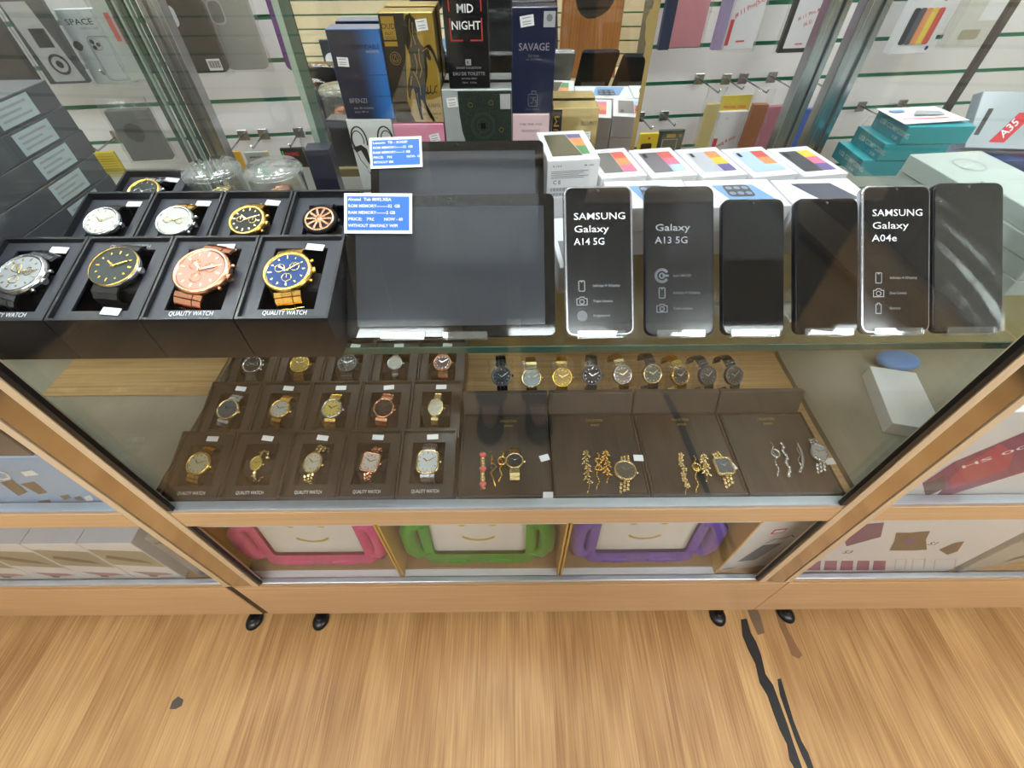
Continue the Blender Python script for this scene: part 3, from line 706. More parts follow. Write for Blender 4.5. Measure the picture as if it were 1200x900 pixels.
setwatch(845, 551, 'square gold watch with blue dial in the flower set', 4, r=.0185, shape='square', metal=PGOLD, dial=(78, 96, 112), crystals=True, strap='braid')
setwatch(955, 535, 'silver crystal covered watch in the rightmost gift box', -12, r=.0175, shape='oval', metal=SILVER, dial=(176, 178, 182), crystals=True, strap='braid')
for px, py, s in ((638, 537, boxes[0]), (748, 537, boxes[1]), (857, 548, boxes[2]), (972, 541, boxes[3])):
    p = pad_at(px, py) - s.matrix_basis.translation
    MB().box(-.008, .008, -.006, .006, 0, .0006).build('price_sticker', PAPER, s, T((p.x, p.y, p.z + .0008)) @ RZ(R(random.uniform(-10, 22))))
tag(MB().box(-.008, .008, -.0004, .0004, 0, .012).build('paper_tag', PAPER, None, T((.055, .3435, .6006)) @ RX(R(-20))), 'small white paper tag leaning inside the front glass', 'paper tag')

# ================================================================== phones and tablets on clear stands
LEAN = R(47)
def leanM(x, y, z, rz=0.): return T((x, y, z)) @ RZ(rz) @ RX(PI / 2 - LEAN)     # local x right, y up along the device, z out of the screen
def stand(x, y, z, w, dsc, dev_t, rz=0, hb=.07, group='clear acrylic stands'):
    t = thing('acrylic_stand', dsc, 'stand', T((x, y, z)) @ RZ(rz), group)
    a = RX(PI / 2 - LEAN)
    mb = MB(); d = dev_t + .0012
    mb.box(-w / 2, w / 2, .010, hb, -d - .0028, -d, a)
    mb.build('back_plate', ACRYL, t, bevel=.0006, seg=1)
    mb = MB(); mb.box(-w / 2, w / 2, -.0030, -.0012, -.003, .0055, a); mb.box(-w / 2, w / 2, -.0012, .006, .003, .0055, a); mb.build('front_lip', ACRYL, t, bevel=.0005, seg=1)
    yb = hb * math.sin(LEAN) + d * math.cos(LEAN); zb = hb * math.cos(LEAN)
    mb = MB(); mb.box(-w / 2, w / 2, .0125, yb + .012, -.0070, -.0048); mb.box(-w / 2, w / 2, yb + .0035, yb + .0060, -.0047, zb - .004); mb.build('foot_plate', ACRYL, t, bevel=.0005, seg=1)
    return t
SCREENP = mat('screen_gloss_black', (8, 8, 11), .03, 0, .15, 0, 30, spec=.4)
SCREENF = mat('screen_with_film', (15, 16, 21), .2, 0, .35, 0, 30)
SCREENW = mat('screen_wrinkled_film', (16, 17, 21), .08, 0, .3, .1, 10, .4, 16.)
FRAMES = mat('phone_frame_silver', (196, 198, 206), .2, .8)
FRAMEK = mat('phone_frame_dark', (34, 36, 44), .25, .6)
def device(name, label, cat, x, y, z, w, h, th, frame, screen, rz=0, r=.0085, inset=.0016, chin=.0, group=None):
    t = thing(name, label, cat, leanM(x, y, z, rz), group)
    o = lambda k, zz: [(px, py, zz) for px, py in rrect(w - 2 * k, h - 2 * k, r - k, 6, 0, h / 2)]
    MB().loft([o(.0012, -th), o(.0, -th + .0012), o(0, -.0012), o(.0009, -.0002), o(.0013, 0)]).build('phone_body' if cat == 'phone' else 'tablet_body', frame, t)
    s = MB().prism(rrect(w - 2 * inset, h - 2 * inset, max(r - inset, .002), 6, 0, h / 2), .0001, .0006).build('screen', screen, t)
    MB().lathe([(.0018, .0007), (.0018, .0009), (.0003, .00095)], 12, T((0, h - .0055, 0))).build('front_camera', mat('lens_dark', (40, 42, 50), .1, 0, .5), t)
    if cat == 'phone':
        MB().box(w / 2 - .0002, w / 2 + .0006, h * .62, h * .70, -th * .7, -th * .3).build('power_button', frame, t); MB().box(w / 2 - .0002, w / 2 + .0006, h * .74, h * .87, -th * .7, -th * .3).build('volume_button', frame, t)
        MB().box(-.006, .006, h - .0014, h - .0009, .0007, .0009).build('earpiece', GREY, t)
    return t, s
PZ = SHELF + .0075; PY = .3806; TH = .0088
def icon(mb, k, cx, cy, s):
    lw = s * .09
    if k == 'phone': stroke(mb, rrect(s * .62, s * 1.1, s * .1, 3, cx, cy), lw, 0, None, True); stroke(mb, [(cx - s * .1, cy + s * .5), (cx, cy + s * .40), (cx + s * .1, cy + s * .5)], lw)
    if k == 'camera':
        stroke(mb, [(cx - s * .55, cy - s * .38), (cx + s * .55, cy - s * .38), (cx + s * .55, cy + s * .3), (cx + s * .28, cy + s * .3), (cx + s * .2, cy + s * .46), (cx - s * .2, cy + s * .46), (cx - s * .28, cy + s * .3), (cx - s * .55, cy + s * .3)], lw, 0, None, True); stroke(mb, circ(s * .24, 16, cx, cy - s * .03), lw, 0, None, True)
    if k == 'finger':
        for q in (.5, .34, .18): stroke(mb, circ(s * q, 18, cx, cy), lw, 0, None, True)
        stroke(mb, [(cx, cy - s * .4), (cx, cy + s * .1)], lw)
    if k == 'ring':
        stroke(mb, [(cx + s * .5 * math.cos(R(a)), cy + s * .5 * math.sin(R(a))) for a in range(40, 321, 14)], s * .22); stroke(mb, circ(s * .2, 12, cx, cy), lw * 1.4, 0, None, True); stroke(mb, [(cx + s * .1, cy), (cx + s * .5, cy)], lw * 2)
    if k == 'battery': stroke(mb, [(cx - s * .28, cy - s * .55), (cx + s * .28, cy - s * .55), (cx + s * .28, cy + s * .4), (cx + s * .12, cy + s * .4), (cx + s * .12, cy + s * .55), (cx - s * .12, cy + s * .55), (cx - s * .12, cy + s * .4), (cx - s * .28, cy + s * .4)], lw, 0, None, True)
def printed(s, w, h, head, rows, inkm, inkd, ytop, fs):
    M = T((0, 0, .0009))
    L = []; y = h * ytop
    for txt, wd in head: L.append((txt, -w * .36, y, fs, wd * w)); y -= fs * 1.30
    letters(L, 'lettering', inkm, s, M, .003)
    mb = MB(); L2 = []
    for k, txt, yy in rows:
        icon(mb, k, -w * .26, h * yy, .0105 if k != 'ring' else .0135); L2.append((txt, -w * .10, h * yy - .0012, .0038, len(txt) * .0017))
    mb.build('feature_icons', inkd, s, M); letters(L2, 'feature_text', inkd, s, M, .005)
INKDIM = mat('dim_white_ink', (150, 152, 160), .5); INKDIM2 = mat('dimmer_ink', (112, 114, 124), .5)
PH = 'display phones on clear stands'
t, s = device('smartphone', 'silver rimmed phone showing white A14 5G text, leftmost of the phones', 'phone', .1, PY, PZ, .0775, .168, TH, FRAMES, SCREENF, R(1), .0095, .0026, group=PH)
printed(s, .0775, .168, [('SAMSUNG', .74), ('Galaxy', .50), ('A14 5G', .44)], [('phone', 'Infinity-V Display', .335), ('camera', 'Triple Camera', .232), ('finger', 'Fingerprint', .135)], WHITEINK, INKDIM, .775, .0108)
t, s = device('smartphone', 'dark rimmed phone showing dim A13 5G text', 'phone', .1894, PY, PZ, .0775, .167, TH, FRAMEK, SCREENF, 0, .0095, .0026, group=PH)
printed(s, .0775, .167, [('Galaxy', .50), ('A13 5G', .47)], [('ring', 'Super AMOLED', .40), ('phone', 'Infinity-V Display', .285), ('camera', 'Triple Camera', .18)], INKDIM, INKDIM2, .70, .0108)
t, s = device('smartphone', 'blank black phone standing right of the A13 5G phone', 'phone', .2722, PY, PZ, .0695, .152, TH, FRAMEK, SCREENP, 0, .0085, group=PH)
t, s = device('smartphone', 'blank black phone standing left of the A04e phone', 'phone', .3548, PY, PZ, .0705, .152, TH, FRAMEK, SCREENP, 0, .0085, group=PH)
t, s = device('smartphone', 'silver rimmed phone showing white A04e text', 'phone', .4325, PY, PZ, .0775, .166, TH, FRAMES, SCREENF, 0, .0095, .0026, group=PH)
printed(s, .0775, .166, [('SAMSUNG', .72), ('Galaxy', .52), ('A04e', .36)], [('phone', 'Infinity-V Display', .375), ('camera', 'Dual Camera', .272), ('battery', 'Battery', .17)], WHITEINK, INKDIM, .79, .0108)
t, s = device('smartphone', 'phone wrapped in wrinkled clear film at the right end', 'phone', .5135, PY, PZ, .079, .168, TH, FRAMEK, SCREENW, 0, .0095, group=PH)
mb = MB(); nx_, ny_ = 26, 52; vs_ = []
for j in range(ny_ + 1):
    for i in range(nx_ + 1):
        x_ = -.0395 + .079 * i / nx_; y_ = .0015 + .165 * j / ny_; q = x_ * 1.0 + (y_ - .084) * .55
        vs_.append((x_, y_, .0019 + .0006 * math.sin(q * 190 + 14 * y_ ** 2 * 40) * math.exp(-((q + .006) / .022) ** 2) + .00025 * math.sin(x_ * 160 + 3 * math.sin(y_ * 60))))
mb.add(vs_, [(j * (nx_ + 1) + i, j * (nx_ + 1) + i + 1, (j + 1) * (nx_ + 1) + i + 1, (j + 1) * (nx_ + 1) + i) for j in range(ny_) for i in range(nx_)], None, True)
mb.build('protective_film', clear('phone_film', (.98, .98, .99), .06, .24, .006), t)
for x, d in ((.1, 'A14 5G phone'), (.1894, 'A13 5G phone'), (.2722, 'third phone from the left'), (.3548, 'fourth phone from the left'), (.4325, 'A04e phone'), (.5135, 'film wrapped phone at the right end')):
    stand(x, PY, PZ, .054, 'clear acrylic stand under the ' + d, TH, hb=.065)
TABK = mat('tablet_black', (20, 20, 23), .25, 0, .3)
TSCR = mat('tablet_bezel_glass', (10, 10, 12), .04, 0, .6, 0)
TLCD = mat('tablet_display_grey', (50, 54, 62), .1, 0, .5, 0)
TX = -.0675
t, s = device('tablet', 'black tablet in front with a blue price card, beside the watch boxes', 'tablet', TX, PY, PZ, .2345, .160, .009, TABK, TSCR, R(.4), .007, .0008, group='black tablets on stands')
MB().prism(rect(-.1055, .1055, .013, .146), .00065, .0008).build('display_area', TLCD, s)
for x, d in ((-.122, 'left half'), (-.052, 'right half')): stand(x, PY, PZ, .050, 'clear acrylic stand under the %s of the front tablet' % d, .009, hb=.07)
BY, BZ = .537, SHELF + .0075
t2, s2 = device('tablet', 'black tablet standing behind the front tablet, only its top showing', 'tablet', -.0710, BY, BZ, .2345, .160, .009, TABK, TSCR, R(.4), .007, .0008, group='black tablets on stands')
MB().prism(rect(-.1055, .1055, .013, .146), .00065, .0008).build('display_area', TLCD, s2)
stand(-.12, BY, BZ, .05, 'clear acrylic stand under the rear tablet at its left', .009); stand(-.02, BY, BZ, .05, 'clear acrylic stand under the rear tablet at its right', .009)
BLUE = mat('price_card_blue', (48, 112, 214), .5, 0, .1, .02)
def card(M, w, h, label, lines):
    t = thing('price_card', label, 'price card', M, 'blue price cards')
    MB().box(-w / 2, w / 2, 0, h, 0, .0008).build('card', PAPER, t); MB().prism(rect(-w / 2 + .0032, w / 2 - .0032, .0035, h - .0035), .0009, .0010).build('blue_panel', BLUE, t)
    fs = h * .105; L = []
    for i, parts in enumerate(lines):
        for txt, x, wd in parts: L.append((txt, -w / 2 + .0045 + x * w, h - .0085 - i * (h - .0115) / 4.55, fs, wd * w))
    letters(L, 'lettering', WHITEINK, t, T((0, 0, .0012)), .022)
card(leanM(0, PY, PZ, R(.4)) @ T((TX - .0795, .1165, .0022)) @ RZ(R(-1)), .0755, .0445, 'blue price card at the top left of the front tablet',
     [[('Alcatel  Tab 8092.XEA', 0, .64)], [('ROM MEMORY--------32  GB', 0, .76)], [('RAM MEMORY-------2 GB', 0, .69)], [('PRICE:   79£', 0, .38), ('NOW - 60', .53, .27)], [('WITHOUT SIM/ONLY WIFI', 0, .73)]])
card(leanM(0, BY, BZ, R(.4)) @ T((-.152, .1235, .0024)) @ RZ(R(1.5)), .070, .041, 'blue price card at the top left of the rear tablet',
     [[('Lenovo  TB - X103F', 0, .66)], [('ROM MEMORY------32  GB', 0, .76)], [('RAM MEMORY------1 GB', 0, .71)], [('PRICE:   79£', 0, .36), ('NOW-  60', .64, .26)], [('WITHOUT SIM', 0, .38)]])

# ================================================================== white phone cartons behind the phones
def carton(name, M, w, d, h, label, m=CARD, cat='carton', group=None, bev=.0008):
    t = thing(name, label, cat, M, group)
    b = MB().box(-w / 2, w / 2, 0, d, 0, h).build('carton_body', m, t, bevel=bev, seg=1)
    mb = MB(); zl = h * .62
    return t, b
def topM(h): return T((0, 0, h + .0004))
def frontM(): return T((0, -.0004, 0)) @ FRONT
def decal(t, pts, m, M, name='print', dz=0): return MB().flat(pts, dz).build(name, m, t, M)
def phone_art(t, w, d, h, body, papers):
    M = topM(h)
    decal(t, rect(-w * .36, w * .06, d * .14, d * .84), body, M, 'phone_picture')
    decal(t, rect(-w * .30, -w * .22, d * .66, d * .80), INK, M, 'camera_picture', .0002)
    n = len(papers)
    for i, c in enumerate(papers):
        decal(t, [(w * .07, d * (.84 - .70 * i / n)), (w * .36, d * (.84 - .70 * i / n)), (w * .36, d * (.84 - .70 * (i + 1) / n)), (w * .07, d * (.84 - .70 * (i + 1) / n))], c, M, 'screen_picture')
    letters([('GALAXY SERIES'[:6], -w * .1, d * .90, .0045)], 'lettering', GREY, t, M)
cR = mat('print_red', (206, 92, 84), .4); cO = mat('print_orange', (220, 146, 96), .4); cG = mat('print_green', (84, 138, 90), .4); cY = mat('print_yellow', (222, 196, 72), .4)
cPk = mat('print_pink', (214, 118, 150), .4); cV = mat('print_violet', (110, 96, 150), .4); cBl = mat('print_blue', (120, 160, 206), .4); cLb = mat('print_pale_blue', (178, 200, 226), .4); cDk = mat('print_charcoal', (66, 66, 74), .3, 0, .3); cSl = mat('print_silver', (196, 200, 208), .3, .2); cOl = mat('print_olive', (82, 78, 60), .3, 0, .3)
G1 = 'white phone cartons on the glass shelf'
z0 = SHELF + .0005
carton('phone_carton', T((.0865, .632, z0)) @ RZ(R(6)), .072, .11, .0485, 'white phone carton at the bottom under the carton with the CE print', group=G1)
t, b = carton('phone_carton', T((.0865, .632, z0 + .049)) @ RZ(R(6)), .072, .105, .05, 'white phone carton with small CE print on its front, standing highest', group=G1)
w, d, h = .072, .105, .05
decal(t, [(-w * .38, d * .86), (w * .05, d * .86), (w * .20, d * .12), (-w * .38, d * .12)], cOl, topM(h), 'phone_picture')
decal(t, [(w * .06, d * .86), (w * .36, d * .86), (w * .36, d * .72), (w * .09, d * .72)], cV, topM(h), 'screen_picture'); decal(t, [(w * .09, d * .72), (w * .36, d * .72), (w * .36, d * .44), (w * .15, d * .44)], cO, topM(h), 'screen_picture'); decal(t, [(w * .15, d * .44), (w * .36, d * .44), (w * .36, d * .16), (w * .2, d * .16)], cG, topM(h), 'screen_picture')
letters([('SAMSUNG', -w * .1, d * .035, .004)], 'lettering', GREY, t, topM(h))
L = [('A 1 0 4', -w * .4, h * .82, .004), ('SM - A042', w * .2, h * .82, .0032)]
letters(L + [('C E', -w * .38, h * .36, .0075)], 'lettering', DGREY, t, frontM(), .01)
mb = MB()
for k in range(5): mb.flat(rect(-w * .42, w * (.30 - .09 * (k % 3)), h * (.70 - .045 * k), h * (.715 - .045 * k)), 0)
for k in range(26): 
    if k % 5 != 3: mb.flat(rect(-w * .42 + k * .0009, -w * .42 + k * .0009 + .0005, h * .16, h * .26), 0); mb.flat(rect(-w * .42 + k * .0009, -w * .42 + k * .0009 + .0005, h * .04, h * .11), 0)
mb.flat(rect(w * .22, w * .4, h * .1, h * .115), 0); mb.build('fine_print', GREY, t, frontM())
DARKSL = mat('print_slate', (92, 96, 104), .3, 0, .3)
far = [(.1455, DARKSL, [cR, cO, cPk], 'slate phone and red screen'), (.217, mat('print_graphite', (112, 112, 122), .3, 0, .3), [cR, cPk, cLb], 'graphite phone and pink screen'), (.2885, cSl, [cO, cY, cV], 'silver phone and amber screen'), (.360, cLb, [cR, cO, cLb], 'pale blue phone and red corner'), (.4315, cDk, [cY, cPk, cV], 'black phone and yellow pink screen')]
for i, (x, bodym, pap, dsc) in enumerate(far):
    M = T((x + .016, .6445, z0)) @ RZ(R(9))
    carton('phone_carton', M, .068, .10, .035, 'lower white carton beneath the one printed with ' + dsc, group=G1)
    t, b = carton('phone_carton', M @ T((0, 0, .0355)), .068, .10, .035, 'white carton printed with ' + dsc, group=G1)
    phone_art(t, .068, .10, .035, bodym, pap)
near = [(.188, .110, 'left near white carton partly behind the A13 5G phone', 'a'), (.3035, .118, 'near white carton with blue phone picture behind the blank phones', 'b'), (.421, .110, 'right near white carton with dark phone picture behind the A04e phone', 'c')]
for x, w, dsc, k in near:
    M = T((x, .5565, z0)) @ RZ(R(2))
    carton('phone_carton', M, w, .078, .0345, 'lower carton under the ' + dsc, group=G1)
    t, b = carton('phone_carton', M @ T((0, 0, .035)), w, .078, .034, dsc, group=G1)
    d, h = .078, .034
    if k in 'ab':
        decal(t, [(-w * .22, d * .78), (w * .26, d * .78), (w * .42, d * .1), (-w * .10, d * .1)], cBl, topM(h), 'phone_picture')
        decal(t, [(p + .006, q) for p, q in rrect(w * .30, d * .44, .006, 4, 0, d * .56)], cDk, topM(h), 'camera_picture', .0002)
        mb = MB()
        for q in range(3):
            for r_ in range(2): mb.flat(circ(.0045, 14, .006 - .011 + q * .011, d * (.46 + .2 * r_)), .0004)
        mb.build('lens_picture', mat('print_lens_blue', (130, 150, 176), .3), t, topM(h))
        letters([('REDMI', -w * .02, d * .86, .005)], 'lettering', GREY, t, topM(h))
    else:
        decal(t, [(-w * .3, d * .82), (w * .2, d * .82), (w * .36, d * .2), (-w * .12, d * .2)], mat('print_navy', (64, 68, 92), .3, 0, .3), topM(h), 'phone_picture')
t, b = carton('phone_carton', T((.074, .470, z0)) @ RZ(R(4)), .030, .12, .038, 'narrow white carton squeezed between the tablets and the A14 5G phone', group=G1)
decal(t, rect(-.009, .009, .01, .06), GREY, topM(.038), 'print'); decal(t, rect(-.010, .010, .006, .03), LGREY, frontM(), 'print')

# ================================================================== perfume boxes in front of the mirror
def pbox(x0, x1, z0_, z1, y, dep, label, m):
    t = thing('perfume_box', label, 'perfume box', T(((x0 + x1) / 2, y, z0_)), 'perfume boxes in front of the mirror')
    w = x1 - x0; h = z1 - z0_
    MB().box(-w / 2, w / 2, 0, dep, 0, h).build('carton_body', m, t, bevel=.0008, seg=1)
    return t, w, h
def pstick(t, x, z, w=.014, h=.0115, a=4):
    o = MB().box(-w / 2, w / 2, -h / 2, h / 2, 0, .0004).build('price_sticker', PAPER, t, T((x, -.0005, z)) @ FRONT @ RZ(R(a)))
    mb = MB()
    for q in (.25, -.1, -.32): mb.flat(rect(-w * .34, w * .3, h * q, h * (q + .1)), 0)
    mb.build('sticker_print', LGREY, o, T((0, 0, .0007)))
zs = SHELF + .0005
PWHITE = mat('perfume_white', (208, 212, 214), .3, 0, .4); PPINK = mat('perfume_pink', (222, 142, 170), .35, 0, .4); PNAVY = mat('perfume_navy', (28, 34, 62), .3, 0, .6); PGOLDC = mat('perfume_gold', (178, 146, 62), .3, .5, .4, .1, 20)
PBLK = mat('perfume_black', (22, 21, 23), .25, 0, .7); PSIL = mat('perfume_silver', (184, 190, 192), .3, .25, .5); PPALE = mat('perfume_pale_pink', (230, 200, 206), .35, 0, .4); PDK = mat('perfume_brown_black', (40, 34, 28), .35, 0, .4); PSTONE = mat('perfume_stone', (186, 164, 120), .35, .1, .3)
# VICTOR
t, w, h = pbox(-.2525, -.1835, zs, 1.007, .77, .03, 'white perfume box with black bull horn drawings at the left end', PWHITE)
mb = MB()
for s in (-1, 1):
    for k, (r1, r2, off) in enumerate(((.012, .020, 0), (.009, .014, .002))):
        pts = [(s * (.021 + off + r1 * math.cos(R(a))), h * .72 + r2 * math.sin(R(a))) for a in range(-40, 215, 15)]
        stroke(mb, pts, .0022 if k == 0 else .0015)
    mb.flat([(s * .012, h * .60), (s * .020, h * .66), (s * .034, h * .62), (s * .030, h * .55), (s * .022, h * .58), (s * .016, h * .42), (s * .009, h * .30), (s * .011, h * .44)], 0)
    stroke(mb, [(s * .030, h * .58), (s * .026, h * .44), (s * .018, h * .32)], .0012)
mb.build('horn_drawing', INK, t, frontM())
letters([('V', 0, h * .33, .030)], 'monogram', INK, t, frontM(), 0, 'CENTER'); letters([('VICTOR', 0, h * .22, .0105), ('HOMME', 0, h * .115, .008)], 'lettering', DGREY, t, frontM(), 0, 'CENTER'); letters([('EAU DE TOILETTE', 0, h * .045, .004)], 'fine_print', GREY, t, frontM(), 0, 'CENTER')
# pink
t, w, h = pbox(-.1820, -.1030, zs, 1.0, .77, .032, 'pink perfume box with thin radiating flower lines', PPINK)
mb = MB()
for k in range(17):
    a = R(10 + 10 * k); rr = .026 + .006 * math.sin(k * 2.3)
    stroke(mb, [(.006 * math.cos(a), h * .42 + .006 * math.sin(a)), (rr * math.cos(a), h * .42 + rr * math.sin(a))], .0006); mb.flat(circ(.0014, 8, rr * math.cos(a), h * .42 + rr * math.sin(a)), 0)
mb.flat(circ(.007, 12, 0, h * .42), 0)
mb.build('flower_drawing', mat('perfume_dark_rose', (150, 56, 84), .3, .2), t, frontM()); letters([('SMILE', 0, h * .28, .008)], 'lettering', mat('perfume_dark_rose', (0, 0, 0)), t, frontM(), 0, 'CENTER'); pstick(t, w * .30, h * .80, .016, .0115, 12)
# blue gradient
t, w, h = pbox(-.2505, -.1765, 1.0075, 1.118, .771, .034, 'tall blue perfume box fading from dark to bright blue, top left', mat('perfume_bright_blue', (44, 84, 150), .3, 0, .6))
def fade_mat(name, c0, c1, x0, x1):
    m = bpy.data.materials.new(name); m.use_nodes = True; nt = m.node_tree; N = nt.nodes; L_ = nt.links; b = N['Principled BSDF']
    tc = N.new('ShaderNodeTexCoord'); sx = N.new('ShaderNodeSeparateXYZ'); mr = N.new('ShaderNodeMapRange'); mr.interpolation_type = 'SMOOTHSTEP'; mr.inputs[1].default_value = x0; mr.inputs[2].default_value = x1
    mx = N.new('ShaderNodeMix'); mx.data_type = 'RGBA'; mx.inputs[6].default_value = rgb(c0); mx.inputs[7].default_value = rgb(c1)
    L_.new(tc.outputs['Object'], sx.inputs[0]); L_.new(sx.outputs[0], mr.inputs[0]); L_.new(mr.outputs[0], mx.inputs[0]); L_.new(mx.outputs[2], b.inputs['Base Color']); b.inputs['Roughness'].default_value = .3; b.inputs['Coat Weight'].default_value = .6; return m
decal(t, rect(-w / 2 + .0008, w / 2 - .0008, .0008, h - .0008), fade_mat('perfume_blue_fade', (46, 46, 62), (52, 116, 192), -.004, .034), frontM(), 'printed_panel')
fm2 = T((0, -.0007, 0)) @ FRONT
letters([('FORMIDABLE', -w * .08, h * .80, .0075, w * .52)], 'title_lettering', INK, t, fm2); letters([('HOMME', w * .18, h * .755, .005), ('BFENZI', -w * .36, h * .20, .0085), ('eau de toilette', -w * .30, h * .125, .005), ('spray 100 ml', -w * .30, h * .08, .004)], 'lettering', SILINK, t, fm2)
stroke_ = MB(); stroke(stroke_, [(-w * .5, h * .52), (w * .5, h * .52)], .0007); stroke(stroke_, [(-w * .5, h * .275), (w * .5, h * .275)], .0007); stroke_.build('fold_line', mat('perfume_deep_blue', (24, 50, 100), .3), t, fm2)
pstick(t, -w * .30, h * .665, .0155, .011, -3)
# gold with rearing horse
t, w, h = pbox(-.1755, -.1020, 1.0012, 1.135, .773, .034, 'gold perfume box with a dark rearing horse', PGOLDC)
fm = frontM()
decal(t, [(-w * .5, h * .995), (-w * .02, h * .995), (-w * .12, h * .55), (-w * .20, h * .22), (-w * .1, 0.001), (-w * .5, .001)], PDK, fm, 'dark_panel')
decal(t, [(w * .5, h * .27), (w * .3, h * .23), (-w * .08, h * .24), (-w * .18, h * .1), (-w * .08, .001), (w * .5, .001)], PSTONE, fm, 'stone_panel')
fm2 = T((0, -.0007, 0)) @ FRONT; fm3 = T((0, -.0010, 0)) @ FRONT
horse = [(-.06, .93), (-.02, .975), (.03, .985), (.06, 1.0), (.07, .975), (.13, .945), (.19, .905), (.225, .875), (.215, .85), (.16, .855), (.12, .845), (.13, .80), (.17, .745), (.22, .715), (.28, .735), (.335, .735), (.38, .69), (.42, .62), (.45, .555), (.465, .525), (.435, .52), (.405, .57), (.365, .64), (.325, .685), (.295, .69), (.30, .655), (.325, .63), (.31, .60), (.275, .605), (.245, .635), (.235, .60), (.24, .54), (.22, .46), (.18, .40), (.165, .36), (.15, .30), (.13, .25), (.14, .19), (.19, .12), (.245, .05), (.265, .015), (.225, .01), (.16, .07), (.09, .15), (.07, .22), (.05, .24), (.035, .17), (.03, .09), (.045, .03), (.0, .03), (-.02, .10), (-.035, .20), (-.04, .29), (-.06, .35), (-.10, .33), (-.13, .27), (-.15, .22), (-.175, .27), (-.17, .35), (-.13, .43), (-.09, .49), (-.05, .55), (-.045, .64), (-.07, .70), (-.10, .76), (-.11, .83), (-.09, .88)]
decal(t, [(w * (a * 1.1 + .03), h * b) for a, b in horse], mat('perfume_horse_dark', (30, 24, 18), .3, 0, .4), fm2, 'horse_emblem')
mb = MB()
for pts in ([(.05, .95), (.02, .88), (.04, .8), (.01, .72)], [(.09, .92), (.07, .82), (.1, .74)], [(.15, .70), (.13, .6), (.16, .52), (.10, .45)], [(.06, .66), (.08, .56), (.04, .48)], [(.22, .68), (.3, .71), (.36, .68)], [(-.01, .5), (.04, .44), (.08, .36), (.07, .28)], [(-.06, .46), (-.1, .38)], [(.10, .2), (.16, .1), (.2, .04)], [(.0, .3), (.0, .16)]): stroke(mb, [(w * (a + .02), h * b) for a, b in pts], .0009)
stroke(mb, circ(.0075, 18, -w * .30, h * .62), .0007, 0, None, True); stroke(mb, circ(.0050, 14, -w * .30, h * .62), .0006, 0, None, True)
stroke(mb, [(-w * .30, h * .65), (-w * .34, h * .60), (-w * .26, h * .60)], .0006, 0, None, True)
mb.build('gold_line_art', GOLDINK, t, fm3)
decal(t, rect(-w * .46, -w * .22, h * .78, h * .97), PGOLDC, fm2, 'label_panel'); letters([('OUD', -w * .34, h * .87, .0085), ('NUIT', -w * .34, h * .82, .005), ('GOLD', -w * .34, h * .785, .005)], 'label_lettering', PDK, t, fm3, 0, 'CENTER')
decal(t, rect(-w * .46, -w * .22, h * .725, h * .765), PGOLDC, fm2, 'label_panel')
mb = MB(); 
for pts in ([(.20, .31), (.24, .29), (.30, .31), (.33, .29), (.38, .315), (.42, .30)], [(.24, .29), (.245, .36)], [(.30, .31), (.305, .37)], [(.38, .315), (.40, .36), (.44, .37)], [(.2, .31), (.19, .285)]): stroke(mb, [(w * a, h * b) for a, b in pts], .0012)
mb.build('script_drawing', PDK, t, fm2); letters([('OUD KARMA', w * .02, h * .155, .0078, w * .44)], 'lettering', mat('perfume_taupe', (112, 92, 60), .4), t, fm2); letters([('EAU DE PARFUM', w * .08, h * .08, .0042, w * .38), ('100 ml', w * .22, h * .04, .0042)], 'fine_print', DGREY, t, fm2); pstick(t, w * .28, h * .90, .0155, .0125, 6)
# MIDNIGHT
t, w, h = pbox(-.0885, -.0285, 1.046, 1.19, .775, .036, 'tall black perfume box with red corner brackets, reaching above the picture top', PBLK)
mb = MB(); a = .0215; zb, zt_ = h * .40, h * .86; l = .016
stroke(mb, [(-a, zb + .024), (-a, zb), (-a + l, zb)], .0016); stroke(mb, [(a, zb + .024), (a, zb), (a - l, zb)], .0016); stroke(mb, [(-a, zb + .032), (-a, zt_), (-a + l, zt_)], .0016); stroke(mb, [(a, zb + .032), (a, zt_), (a - l, zt_)], .0016)
mb.build('red_bracket', mat('perfume_red', (188, 54, 52), .4), t, frontM())
letters([('MID', 0, h * .61, .013), ('NIGHT', 0, h * .485, .013)], 'lettering', WHITEINK, t, frontM(), .012, 'CENTER')
letters([('GRAND COLLECTION', 0, h * .17, .0036), ('EAU DE TOILETTE', 0, h * .115, .0058), ('NATURAL SPRAY', 0, h * .08, .003), ('100 ml    3.3 fl.oz.', 0, h * .045, .003)], 'fine_print', SILINK, t, frontM(), 0, 'CENTER'); decal(t, rect(-.004, .004, h * .20, h * .25), SILINK, frontM(), 'crest_panel'); letters([('K', 0, h * .21, .006)], 'crest', PBLK, t, fm2, .01, 'CENTER')
# silver and black ornament box
t, w, h = pbox(-.1010, .0035, zs, 1.0455, .772, .034, 'wide silver perfume box with a black speckled ornament panel', PSIL)
orn = bpy.data.materials.new('black_ornament_print'); orn.use_nodes = True; nt = orn.node_tree; N = nt.nodes; bb = N['Principled BSDF']; bb.inputs['Roughness'].default_value = .35; bb.inputs['Coat Weight'].default_value = .5
tc = N.new('ShaderNodeTexCoord'); vo = N.new('ShaderNodeTexVoronoi'); vo.inputs['Scale'].default_value = 420; vo.feature = 'DISTANCE_TO_EDGE'; cr = N.new('ShaderNodeValToRGB'); cr.color_ramp.elements[0].position = .05; cr.color_ramp.elements[1].position = .22; cr.color_ramp.elements[0].color = rgb((52, 64, 56)); cr.color_ramp.elements[1].color = rgb((18, 20, 20))
nt.links.new(tc.outputs['Object'], vo.inputs['Vector']); nt.links.new(vo.outputs['Distance'], cr.inputs[0]); nt.links.new(cr.outputs[0], bb.inputs['Base Color'])
